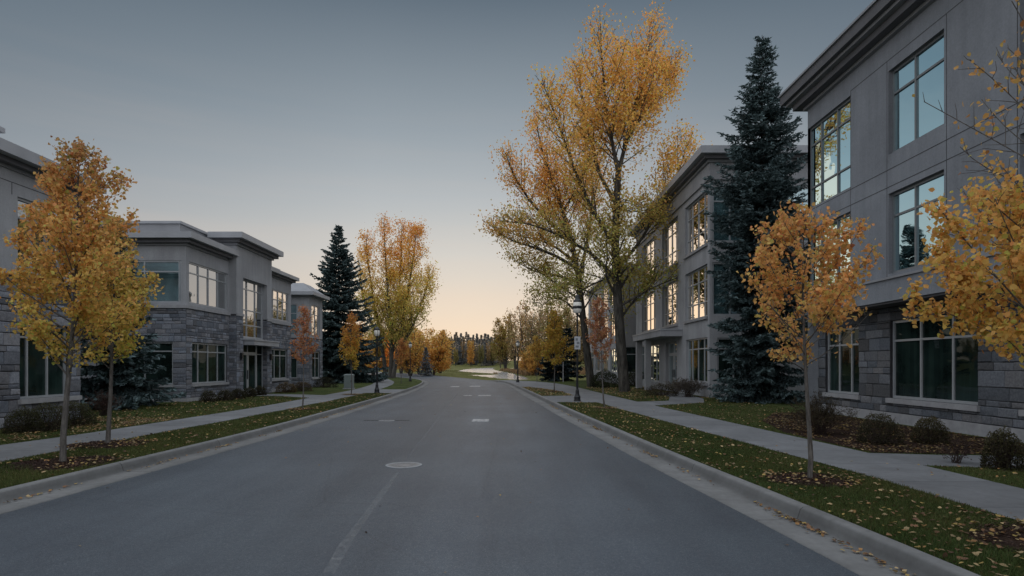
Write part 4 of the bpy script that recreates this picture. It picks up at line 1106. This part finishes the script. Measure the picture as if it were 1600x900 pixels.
# riverside brush: reeds and scrub on the right bank, uncountable
rng_ = rngs(201); Q = []
X = rng_.uniform(-16, 26, 26000); Y = rng_.uniform(84, 190, 26000); sd = sdist(np.stack([X, Y], 1), RP)
k = (sd > .8) & (X > -.030*Y) & (Y > 104+X*.3) & (rng_.random(26000) < np.where(sd < 12, 1, .5)) & ((X > KR(Y)+4))
X, Y = X[k], Y[k]; Z = hgt(X, Y)
hh = rng_.uniform(.2, .75, len(X))*(.5+.5*np.sin(X*.6)*np.cos(Y*.35)+.4)
P = np.stack([X, Y, Z+hh*.5], 1)
D = unit(np.stack([rng_.normal(0, .3, len(X)), rng_.normal(0, .3, len(X)), np.ones(len(X))], 1))
cc = np.array([[.24, .17, .10]])*rng_.uniform(.5, 1.5, (len(X), 1))
o = link('riverside_scrub', leaves('riverside_scrub', P, hh*1.3+.1, cc, rng_, M['leaf_far'], 'quad', aspect=.35, D=D)); o['kind'] = 'stuff'; o['label'] = 'brown scrub along the right river bank'

# left meadow tall grass at the water's edge
X = rng_.uniform(-40, 6, 42000); Y = rng_.uniform(76, 200, 42000); sd = sdist(np.stack([X, Y], 1), RP)
k = (sd > .25) & (sd < 14) & (X > KR(Y)+.5) & (rng_.random(42000) < np.exp(-sd/5)+.12); X, Y, sd = X[k], Y[k], sd[k]; Z = hgt(X, Y)
hh = rng_.uniform(.01, .045, len(X))*(1+sstep(Y, 110, 160)*2); P = np.stack([X, Y, Z+hh*.4], 1)
D = unit(np.stack([rng_.normal(0, .3, len(X)), rng_.normal(0, .3, len(X)), np.ones(len(X))], 1))
cc = np.array([[.16, .15, .055]])*rng_.uniform(.5, 1.4, (len(X), 1))
o = link('meadow_grass', leaves('meadow_grass', P, hh+.1, cc, rng_, M['leaf_far'], 'quad', aspect=.3, D=D)); o['kind'] = 'stuff'; o['label'] = 'tall grass along the river edge'

# ------------------------------------------------------------------ grass blades, fallen leaves, mulch
def scatter_strip(rng, fa, fb, y0, y1, n, pw=1.6):
    y = y0+(y1-y0)*rng.random(n)**pw; t = rng.random(n); return fa(y)*(1-t)+fb(y)*t, y
paths = [[(6.9,10.25),(6.85,11.7),(8.0,11.45),(10.75,11.2),(10.75,9.85),(8.3,9.9)], [(5.85,25.2),(5.7,27.9),(7.4,28.7),(8.3,32),(8.6,36.8),(10.1,36.8),(10.1,35.2),(9.6,30.5),(8.6,27.2)], [(-10.15,30.9),(-10.3,33.9),(-12.2,34.8),(-14.4,35.6),(-14.4,33.2),(-12.2,32.6)]]
bed = np.array([(6.95,11.75),(6.8,15.2),(7.6,18.5),(9.3,21.5),(10.9,21.5),(10.9,11.3),(8.2,11.55)], float)
mulch_spots = [ground(98, 724)+(.85,), ground(168, 695)+(.8,), ground(1265, 750)+(.62,), (5.25, 5.75, .8), ground(472, 640)+(.5,), ground(945, 638)+(.5,), ground(549, 617)+(.5,), ground(866.5, 612)+(.5,)]
def okmask(x, y, extra=True):
    P = np.stack([x, y], 1); m = np.ones(len(x), bool)
    for p in paths: m &= sdist(P, np.array(p, float)) > .02
    m &= ~((y > 27.2) & (y < 33.2) & (x > KR(y)-.1) & (x < AR(y)+.1)); m &= ~((y > 36.2) & (y < 42.1) & (x < KL(y)+.1) & (x > AL(y)-.1))
    if extra:
        m &= sdist(P, bed) > 0
        for cx, cy, r in mulch_spots: m &= np.hypot(x-cx, (y-cy)) > r*(.75+.25*np.sin(np.arctan2(y-cy, x-cx)*3+cx))
    m &= ~((x > 10.7) & (y < 51)) & ~((x < -13.4) & (y < 19.1)) & ~((x < -14.8) & (y > 27.7) & (y < 41.1))
    return m
rg = rngs(301); XS = []; YS_ = []
for fa, fb, y0, y1, n in ((KR, AR, 4.2, 27.2, 150000), (AL, KL, 7.5, 36, 120000), (BR, lambda y: np.minimum(11, BR(y)+5), 8, 34, 70000), (lambda y: BL(y)-5, BL, 11.5, 34, 70000)):
    x, y = scatter_strip(rg, fa, fb, y0, y1, n); XS.append(x); YS_.append(y)
x = np.concatenate(XS); y = np.concatenate(YS_); m = okmask(x, y); x, y = x[m], y[m]
n = len(x); hgt_ = rg.uniform(.018, .05, n)*(1+.3*np.sin(x*2.1)*np.sin(y*1.3)); wd = .0022+.00035*y
a = rg.uniform(0, 6.28, n); ln = rg.normal(0, .016, (n, 2))
V = np.stack([np.stack([x-np.cos(a)*wd, y-np.sin(a)*wd, np.zeros(n)], 1), np.stack([x+np.cos(a)*wd, y+np.sin(a)*wd, np.zeros(n)], 1), np.stack([x+ln[:, 0], y+ln[:, 1], hgt_], 1)], 1).reshape(-1, 3)
patch = .5+.5*np.sin(x*1.7+np.sin(y*.9)*2)*np.sin(y*1.1+x*.4)
gc = (np.array([[.055, .085, .024]])*(1-patch[:, None])+np.array([[.10, .112, .036]])*patch[:, None])*rg.uniform(.6, 1.5, (n, 1))
dry = rg.random(n) < .08; gc[dry] = np.array([.15, .12, .05])*rg.uniform(.6, 1.2, (dry.sum(), 1))
F = np.arange(3*n).reshape(-1, 3)
o = link('grass', npmesh('grass', V, F, M['grassblade'], col=np.repeat(gc, 3, 0))); o['kind'] = 'stuff'; o['label'] = 'short green grass of the verges and lawns'

# leaf litter
XS = []; YS_ = []; ZS = []; SZ = []
def add_l(x, y, z, s): XS.append(x); YS_.append(y); ZS.append(np.broadcast_to(z, x.shape)); SZ.append(np.broadcast_to(s, x.shape))
for fa, fb, y0, y1, n in ((KR, AR, 4.2, 27.2, 2100), (AL, KL, 7.5, 36, 1500), (BR, lambda y: np.minimum(11, BR(y)+5), 8, 34, 2400), (lambda y: BL(y)-5, BL, 11.5, 34, 2600)):
    x, y = scatter_strip(rg, fa, fb, y0, y1, n, 1.3); m = okmask(x, y, False); add_l(x[m], y[m], .035, .05+.0008*y[m])
x, y = scatter_strip(rg, KR, AR, 33.2, 46, 1500, 1); add_l(x, y, .03, .09)          # thick litter on the far right strip
x = rg.uniform(5.4, 10, 2600); y = rg.uniform(30, 46, 2600); m = okmask(x, y, False) & (x > BR(y)+.1); add_l(x[m], y[m], .03, .09)
x = rg.uniform(-12.5, -9, 800); y = rg.uniform(60, 84, 800); m = x < BL(y); add_l(x[m], y[m], .03, .14)
x = rg.uniform(6.8, 10.9, 9000); y = rg.uniform(11.3, 21.4, 9000); m = sdist(np.stack([x, y], 1), bed) < 0; add_l(x[m], y[m], rg.uniform(.012, .04, m.sum()), .055)
x = rg.uniform(-13.4, -10.4, 4200); y = rg.uniform(13.2, 19.5, 4200); m = (x < BL(y)-.1); add_l(x[m], y[m], rg.uniform(.01, .04, m.sum()), .055)
for cx, cy, r in mulch_spots:
    k_ = 260; q = r*np.sqrt(rg.random(k_))*1.15; a = rg.uniform(0, 6.28, k_); add_l(cx+q*np.cos(a), cy+q*np.sin(a), .045, .05)
# gutters: clumps
for f, sg, y0, y1 in ((KR, -1, 4.5, 30), (KL, 1, 7.5, 34)):
    for k_ in range(46):
        c = y0+(y1-y0)*rg.random()**1.3; nn = int(rg.uniform(2, 22)); y = c+rg.normal(0, .22, nn); x = f(y)+sg*(.25+abs(rg.normal(0, .07, nn))); add_l(x, y, -.105, .048)
x = rg.uniform(-6.2, 3, 110); y = rg.uniform(4.5, 40, 110); m = (x < KR(y)-.7) & (x > KL(y)+.7); add_l(x[m], y[m], -.118, .05)
x, y = scatter_strip(rg, AR, BR, 5.5, 30, 60); add_l(x, y, .022, .045); x, y = scatter_strip(rg, BL, AL, 10, 30, 50); add_l(x, y, .022, .045)
x, y, z, sz = map(np.concatenate, (XS, YS_, ZS, SZ)); n = len(x)
drift = np.sin(x*2.3+np.sin(y*1.1)*1.7)*np.sin(y*1.9+np.sin(x*1.3)*2)+.6*np.sin(x*5.1+y*3.3)
keep = (drift > rg.normal(-.35, .5, n)) | (z < -.05); x, y, z, sz = x[keep], y[keep], z[keep], sz[keep]; n = len(x)
D = unit(np.stack([rg.normal(size=n), rg.normal(size=n), rg.normal(0, .22, n)], 1)); S = unit(np.cross(D, np.stack([rg.normal(0, .25, n), rg.normal(0, .25, n), np.ones(n)], 1)))
s_ = (sz*rg.uniform(.6, 1.25, n))[:, None]; P = np.stack([x, y, z], 1); up = np.array([0, 0, 1.])
pts = [P-D*s_*.5, P-D*s_*.12+S*s_*.42+up*s_*.1, P+D*s_*.2+S*s_*.3+up*s_*.05, P+D*s_*.55, P+D*s_*.2-S*s_*.3+up*s_*.12, P-D*s_*.12-S*s_*.42+up*s_*.06]
V = np.stack(pts, 1).reshape(-1, 3); b = np.arange(n)*6; F = np.concatenate([np.stack([b, b+1, b+2, b+3], 1), np.stack([b, b+3, b+4, b+5], 1)])
pal = np.array([(.42, .30, .10), (.36, .20, .08), (.24, .13, .07), (.45, .33, .17), (.16, .09, .055), (.32, .24, .13)])
lc = pal[rg.integers(0, len(pal), n)]*rg.uniform(.5, 1.1, (n, 1))
inb = sdist(np.stack([x, y], 1), bed) < 0; lc[inb] *= .55
o = link('fallen_leaves', npmesh('fallen_leaves', V, F, M['litter'], col=np.repeat(lc, 6, 0))); o['kind'] = 'stuff'; o['label'] = 'fallen autumn leaves on grass, beds and gutters'

# mulch: beds and tree rings (uncountable chips over a low mound)
mb = MB()
def mound(cx, cy, r, h=.03):
    k = 22; vs = [(cx, cy, h)]
    for ring, f in ((.55, .85), (.85, .5), (1.0, .0)):
        for i in range(k):
            a = 6.2832*i/k; rr = r*ring*(1+.10*math.sin(a*3+cx)+.06*math.sin(a*7+cy)); vs.append((cx+rr*math.cos(a), cy+rr*math.sin(a)*.95, h*f+.003))
    fs_ = [(0, 1+i, 1+(i+1) % k) for i in range(k)]
    for j in range(2): fs_ += [(1+j*k+i, 1+(j+1)*k+i, 1+(j+1)*k+(i+1) % k, 1+j*k+(i+1) % k) for i in range(k)]
    mb.add(vs, fs_)
for cx, cy, r in mulch_spots: mound(cx, cy, r)
mb.add([(px_, py_, .009) for px_, py_ in bed], [tuple(range(len(bed)))])
o = link('mulch_beds', mb.mesh('mulch_beds', M['mulch'])); o['kind'] = 'structure'
k_ = 9000; idx = rg.integers(0, 5, k_); cx = np.array([mulch_spots[i][0] for i in idx]); cy = np.array([mulch_spots[i][1] for i in idx]); r = np.array([mulch_spots[i][2] for i in idx])
q = r*np.sqrt(rg.random(k_))*.98; a = rg.uniform(0, 6.28, k_); P = np.stack([cx+q*np.cos(a), cy+q*np.sin(a)*.95, .012+.028*(1-q/r)+rg.uniform(0, .012, k_)], 1)
D = unit(np.stack([rg.normal(size=k_), rg.normal(size=k_), rg.normal(0, .3, k_)], 1))
o = link('bark_mulch', leaves('bark_mulch', P, .045, np.array([[.05, .030, .024]])*rg.uniform(.4, 1.8, (k_, 1)), rg, M['litter'], 'quad', aspect=.3, D=D)); o['kind'] = 'stuff'; o['label'] = 'dark bark mulch around the young trees'

# ------------------------------------------------------------------ street furniture
def lamp(x, y, h, label, globe='acorn', sign=False):
    t = thing('street_lamp', label, 'street lamp', (x, y, 0), 0, 'black street lamps')
    mb = MB(); mb.lathe([(.17,0),(.17,.05),(.15,.07),(.15,.22),(.12,.26),(.09,.36),(.085,.5),(.06,.56)], 12); part('base', mb, M['metal_black'], t)
    ph = h-.62
    mb = MB(); mb.lathe([(.055,.5),(.052,1.2),(.06,1.22),(.06,1.26),(.045,1.3),(.038,ph-.12),(.06,ph-.1),(.06,ph-.05),(.1,ph)], 10); part('pole', mb, M['metal_black'], t)
    if globe == 'acorn':
        mb = MB(); mb.lathe([(.10,ph),(.15,ph+.06),(.17,ph+.16),(.175,ph+.26),(.165,ph+.36)], 16); part('lamp_globe', mb, M['lamp_glass'], t, True)
        mb = MB(); mb.lathe([(.18,ph+.355),(.185,ph+.38),(.15,ph+.46),(.09,ph+.53),(.035,ph+.56),(.03,ph+.60),(.012,ph+.63)], 16); part('lamp_cap', mb, M['metal_black'], t, True)
        mb = MB()
        for i in range(4):
            a = i*math.pi/2+.4; mb.box(.17*math.cos(a)-.008, .17*math.cos(a)+.008, .17*math.sin(a)-.008, .17*math.sin(a)+.008, ph+.02, ph+.36)
        part('cage', mb, M['metal_black'], t)
    else:
        mb = MB(); mb.lathe([(.13,ph-.02),(.18,ph+.05),(.20,ph+.14),(.20,ph+.18)], 16); part('lamp_globe', mb, M['lamp_glass'], t, True)
        mb = MB(); mb.lathe([(.205,ph+.18),(.23,ph+.2),(.23,ph+.29),(.205,ph+.31)], 16); part('lamp_band', mb, M['metal_black'], t)
        mb = MB(); mb.lathe([(.20,ph+.31),(.195,ph+.42),(.17,ph+.5)], 16); part('lamp_globe', mb, M['lamp_glass'], t, True)
        mb = MB(); mb.lathe([(.19,ph+.5),(.19,ph+.53),(.13,ph+.62),(.10,ph+.64),(.11,ph+.76),(.07,ph+.82),(.01,ph+.86)], 16); part('lamp_cap', mb, M['metal_black'], t, True)
    if sign:
        mb = MB(); mb.box(-.14,.14,-.075,-.06,2.42,3.02); s_ = part('sign_panel', mb, M['signwhite'], t)
        mb = MB(); mb.m = 0; mb.box(-.085,.02,-.079,-.0755,2.82,2.94); mb.box(-.03,.09,-.079,-.0755,2.66,2.77); mb.box(-.09,.05,-.079,-.0755,2.50,2.60); part('sign_mark', mb, M['signgrey'], s_)
        mb = MB(); mb.box(-.1,.1,-.06,-.03,2.96,2.98); mb.box(-.1,.1,-.06,-.03,2.46,2.48); part('bracket', mb, M['metal_black'], t)
    return t
M['signwhite'] = simple('sign_white', (.50, .51, .53), .5, .06); M['signgrey'] = simple('sign_grey', (.22, .23, .25), .5, .06)
lamp(*ground(589, 614), 4.05, 'black lamp with cream acorn globe beside the first left crossing')
lamp(*ground(641, 596), 4.1, 'thin black lamp on the grass tip where the road bends left')
lamp(*ground(902, 627), 4.75, 'black lamp with banded white globe and small white sign on its pole', 'band', True)
lamp(*ground(809, 597.5), 4.1, 'plain black lamp at the end of the right pavement near the river')

x, y = ground(545, 608)
t = thing('utility_box', 'grey green metal utility box on the grass beside the left pavement', 'utility box', (x, y, 0))
mb = MB(); mb.box(-.36, .36, -.22, .3, 0, .08); part('plinth', mb, M['precast'], t)
mb = MB(); mb.box(-.3, .3, -.16, .26, .08, .95); part('cabinet', mb, M['utility'], t)
mb = MB(); mb.add([(-.33,-.19,.95),(.33,-.19,.95),(.33,.29,.95),(-.33,.29,.95),(-.3,-.16,1.02),(.3,-.16,1.02),(.3,.26,1.05),(-.3,.26,1.05)], [(0,1,5,4),(1,2,6,5),(2,3,7,6),(3,0,4,7),(4,5,6,7),(0,3,2,1)]); part('lid', mb, M['utility'], t)
mb = MB(); mb.box(-.26, .26, -.175, -.161, .14, .9); d_ = part('door', mb, M['utility'], t); mb = MB(); mb.box(.18, .22, -.195, -.176, .48, .62); part('handle', mb, M['metal_black'], d_)
for px_, py_ in ((880, 597),):
    x, y = ground(px_, py_); t = thing('bollard', 'pale slim post standing in the grass left of the dark cottonwood trunk', 'post', (x, y, 0))
    mb = MB(); mb.lathe([(.06,0),(.05,.02),(.045,1.9),(.05,1.92),(.03,1.98)], 8); part('post', mb, M['precast'], t)

# manholes and markings
M['iron'] = simple('cast_iron', (.18, .187, .195), .5, .35, 14, .5, .2); M['ironrim'] = simple('manhole_frame', (.27, .28, .29), .7, .2, 10)
def manhole(px_, py_, r, label):
    x, y = ground(px_, py_, ROADZ); t = thing('manhole_cover', label, 'manhole', (x, y, ROADZ), 0)
    mb = MB(); mb.lathe([(r,0.001),(r,.009),(r*.86,.011),(r*.85,.004)], 40); part('rim', mb, M['ironrim'], t)
    mb = MB(); mb.lathe([(r*.84,.002),(r*.84,.009),(r*.70,.009),(r*.70,.006),(r*.5,.006),(r*.5,.010),(r*.42,.010),(r*.42,.006),(.001,.006)], 40)
    for i in range(12):
        a = i*math.pi/6; c, s_ = math.cos(a), math.sin(a)
        mb.add([(c*r*.5-s_*.01, s_*r*.5+c*.01, .0105),(c*r*.5+s_*.01, s_*r*.5-c*.01, .0105),(c*r*.7+s_*.01, s_*r*.7-c*.01, .0105),(c*r*.7-s_*.01, s_*r*.7+c*.01, .0105)], [(0,1,2,3)])
    part('lid', mb, M['iron'], t)
manhole(631, 727, .33, 'round manhole cover in the left lane at the end of the pale seam')
manhole(604, 657.5, .26, 'small flat iron cover farther up the left lane')
def marking_mat(name, c, lo=.45, hi=.6):
    m, nt = new_mat(name); co = objco(nt); n = noise(nt, co, 9, 6, .8); n2 = noise(nt, co, 70, 3, .8)
    s = math_(nt, 'ADD', math_(nt, 'MULTIPLY', n.outputs[0], .6), math_(nt, 'MULTIPLY', n2.outputs[0], .4)); r = ramp(nt, [(lo, (0, 0, 0)), (hi, (1, 1, 1))]); nt.links.new(s, r.inputs[0])
    b = N(nt, 'ShaderNodeBsdfPrincipled'); b.inputs['Base Color'].default_value = (*c, 1); b.inputs['Roughness'].default_value = .7
    tr = N(nt, 'ShaderNodeBsdfTransparent'); mx = N(nt, 'ShaderNodeMixShader'); o = N(nt, 'ShaderNodeOutputMaterial')
    nt.links.new(r.outputs[0], mx.inputs[0]); nt.links.new(tr.outputs[0], mx.inputs[1]); nt.links.new(b.outputs[0], mx.inputs[2]); nt.links.new(mx.outputs[0], o.inputs[0])
    return m
M['paint'] = marking_mat('worn_white_paint', (.42, .42, .42), .40, .52); M['seam'] = marking_mat('worn_seam', (.23, .24, .25), .42, .74); M['tar'] = marking_mat('tar_patch', (.035, .038, .042), .38, .55)
mb = MB()
for px_, py_, w, l in ((751, 656.8, .54, .9), (757, 618, .75, 1.2), (731, 618, .5, .8), (742, 603.5, .9, 2), (711, 604, .7, 2)):
    x, y = ground(px_, py_, ROADZ); mb.add([(x-w/2,y-l/2,ROADZ+.004),(x+w/2,y-l/2,ROADZ+.004),(x+w/2,y+l/2,ROADZ+.004),(x-w/2,y+l/2,ROADZ+.004)], [(0,1,2,3)])
struct('road_markings', mb.mesh('road_markings', M['paint']))
def seam(name, pts, w, mat, z=.003):
    V = []; 
    for px_, py_, ww in pts: x, y = ground(px_, py_, ROADZ); V += [(x-w*ww/2, y, ROADZ+z), (x+w*ww/2, y, ROADZ+z)]
    struct(name, npmesh(name, V, [(2*i, 2*i+1, 2*i+3, 2*i+2) for i in range(len(pts)-1)], mat))
seam('road_seam', [(513,897,1),(540,850,1.1),(570,808,.8),(598,770,1),(622,738,.6)], .11, M['seam'])
seam('road_seam', [(636,716,.8),(660,686,1),(680,660,1),(700,633,1.2),(715,615,1.5)], .03, M['seam'])
seam('road_patch', [(604,656.4,1),(604,657.6,1)], 1.5, M['tar'])

# ------------------------------------------------------------------ distant pedestrian
def pedestrian(px_, py_):
    x, y = ground(px_, py_); t = thing('person', 'distant person in dark clothes standing on the grass behind the left lamp', 'person', (x, y, 0), .5)
    J = [((0,0,.95),.15),((0,0,1.15),.135),((0,0,1.38),.16),((0,0,1.50),.06),((0,-.01,1.58),.075),((0,-.01,1.68),.095),((0,-.01,1.76),.06),
         ((-.19,0,1.40),.065),((-.26,.01,1.13),.05),((-.27,-.06,.90),.038),((-.27,-.09,.80),.035),((.19,0,1.40),.065),((.26,.01,1.13),.05),((.26,-.08,.92),.038),((.25,-.12,.83),.035),
         ((-.09,0,.88),.10),((-.11,-.02,.50),.07),((-.12,.02,.09),.045),((-.12,-.14,.04),.04),((.09,0,.88),.10),((.12,.04,.50),.07),((.14,.10,.09),.045),((.15,-.06,.04),.04)]
    E = [(0,1),(1,2),(2,3),(3,4),(4,5),(5,6),(2,7),(7,8),(8,9),(9,10),(2,11),(11,12),(12,13),(13,14),(0,15),(15,16),(16,17),(17,18),(0,19),(19,20),(20,21),(21,22)]
    me = bpy.data.meshes.new('body'); me.from_pydata([j[0] for j in J], E, [])
    o = link('body', me, t); sm = o.modifiers.new('s', 'SKIN'); me.skin_vertices[0].data[0].use_root = True
    for v_, j in zip(me.skin_vertices[0].data, J): v_.radius = (j[1], j[1]*.85)
    o.modifiers.new('u', 'SUBSURF').levels = 1; o.modifiers['u'].render_levels = 2
    # trousers, jacket and skin by height in one material
    m, nt = new_mat('dark_jacket_trousers_skin'); co = objco(nt); sx = N(nt, 'ShaderNodeSeparateXYZ'); nt.links.new(co, sx.inputs[0])
    r = ramp(nt, [(0, (.015, .014, .014)), (.045, (.02, .022, .03)), (.46, (.02, .02, .024)), (.5, (.035, .04, .05)), (.75, (.33, .22, .17))], 'CONSTANT'); nt.links.new(math_(nt, 'DIVIDE', sx.outputs[2], 2.0), r.inputs[0])
    finish(nt, r.outputs[0], .8); me.materials.append(m)
    mb = MB(); mb.lathe([(.10,1.66),(.108,1.72),(.09,1.79),(.03,1.83)], 12, 0, .012); part('hair', mb, simple('dark_hair', (.02,.015,.012), .7), t, True)
pedestrian(587, 591.5)

# ------------------------------------------------------------------ sky, sun, camera
w = bpy.data.worlds.new('World'); scene.world = w; w.use_nodes = True; nt = w.node_tree; nt.nodes.clear()
SUN_AZ, SUN_EL = R(-4.0), R(7.0)
def lin(c): return tuple(((v/255)/12.92 if v/255 <= .04045 else ((v/255+.055)/1.055)**2.4) for v in c)
sky = N(nt, 'ShaderNodeTexSky'); sky.sky_type = 'NISHITA'; sky.sun_disc = False; sky.sun_elevation = SUN_EL; sky.sun_rotation = SUN_AZ; sky.altitude = 600; sky.air_density = 1.2; sky.dust_density = 1.5
geo = N(nt, 'ShaderNodeTexCoord'); sx = N(nt, 'ShaderNodeSeparateXYZ'); nt.links.new(geo.outputs['Generated'], sx.inputs[0])
el = math_(nt, 'MULTIPLY', math_(nt, 'ARCSINE', sx.outputs[2]), 2/math.pi)   # 0 horizon, 1 zenith
E = lambda deg: deg/90
glow = ramp(nt, [(0, lin((240,214,184))), (E(3), lin((240,220,197))), (E(6), lin((230,216,200))), (E(10), lin((210,208,203))), (E(15), lin((182,188,192))), (E(21), lin((150,161,170))), (E(31), lin((99,113,126))), (E(36), lin((104,118,130))), (E(52), (.98,1.06,1.17)), (1, (1.26,1.37,1.50))])
cool = ramp(nt, [(0, lin((164,160,160))), (E(5), lin((156,158,162))), (E(12), lin((133,141,150))), (E(22), lin((98,112,125))), (E(34), lin((72,89,104))), (E(52), (.98,1.06,1.17)), (1, (1.26,1.37,1.50))])
back = ramp(nt, [(0, (.60,.60,.62)), (E(20), (.74,.77,.83)), (E(52), (.98,1.06,1.17)), (1, (1.26,1.37,1.50))]); nt.links.new(el, back.inputs[0])  # rear and overhead sky raised above dusk level to fill ground and walls
nt.links.new(el, glow.inputs[0]); nt.links.new(el, cool.inputs[0])
az = math_(nt, 'ARCTAN2', sx.outputs[0], sx.outputs[1])                       # 0 ahead
az = math_(nt, 'ABSOLUTE', math_(nt, 'SUBTRACT', az, SUN_AZ))
aw = ramp(nt, [(0, 0), (.05, .03), (.14, .38), (.26, .90), (.5, 1), (1, 1)], 'LINEAR'); nt.links.new(math_(nt, 'DIVIDE', az, math.pi), aw.inputs[0])
base = mix(nt, aw.outputs[0], glow.outputs[0], cool.outputs[0])
bw = ramp(nt, [(.27, 0), (.48, 1)]); nt.links.new(math_(nt, 'DIVIDE', az, math.pi), bw.inputs[0])
base = mix(nt, bw.outputs[0], base, back.outputs[0])
# a few very faint cloud streaks low in the west
mp = N(nt, 'ShaderNodeMapping'); mp.inputs['Scale'].default_value = (1.2, 1.2, 16); nt.links.new(geo.outputs['Generated'], mp.inputs[0])
cn = noise(nt, mp.outputs[0], 1.6, 5, .55); cr = ramp(nt, [(.42, 0), (.75, .12)]); nt.links.new(cn.outputs[0], cr.inputs[0])
lowm = ramp(nt, [(0, 1), (E(12), .8), (E(26), 0)]); nt.links.new(el, lowm.inputs[0])
base = mix(nt, math_(nt, 'MULTIPLY', cr.outputs[0], lowm.outputs[0]), base, lin((236,205,180)))
bg1 = N(nt, 'ShaderNodeBackground'); nt.links.new(sky.outputs[0], bg1.inputs[0]); bg1.inputs[1].default_value = .0015
bg2 = N(nt, 'ShaderNodeBackground'); nt.links.new(base, bg2.inputs[0]); bg2.inputs[1].default_value = .97
ad = N(nt, 'ShaderNodeAddShader'); nt.links.new(bg1.outputs[0], ad.inputs[0]); nt.links.new(bg2.outputs[0], ad.inputs[1])
wo = N(nt, 'ShaderNodeOutputWorld'); nt.links.new(ad.outputs[0], wo.inputs[0])

sun = bpy.data.lights.new('sun', 'SUN'); sun.energy = .24; sun.angle = R(50); sun.color = (1, .66, .38)
so = bpy.data.objects.new('sun', sun); COL.objects.link(so)
dv = Vector((math.sin(SUN_AZ)*math.cos(SUN_EL), math.cos(SUN_AZ)*math.cos(SUN_EL), math.sin(SUN_EL)))
so.rotation_euler = dv.to_track_quat('Z', 'Y').to_euler()

cam = bpy.data.cameras.new('camera'); cam.sensor_width = 36; cam.lens = FPX/1600*36; cam.shift_y = (HORIZ-450)/1600
cam.clip_end = 4000; cam.clip_start = .05
co_ = bpy.data.objects.new('camera', cam); COL.objects.link(co_); co_.location = (0, 0, EYE); co_.rotation_euler = (R(90), 0, 0); scene.camera = co_
scene.render.engine = 'CYCLES'
c = scene.cycles; c.use_denoising = True; c.max_bounces = 6; c.diffuse_bounces = 3; c.glossy_bounces = 3; c.transmission_bounces = 4; c.transparent_max_bounces = 8
c.caustics_reflective = False; c.caustics_refractive = False; c.use_adaptive_sampling = True; c.adaptive_threshold = .015
scene.view_settings.view_transform = 'Standard'; scene.view_settings.look = 'None'; scene.view_settings.exposure = 0; scene.view_settings.gamma = 1
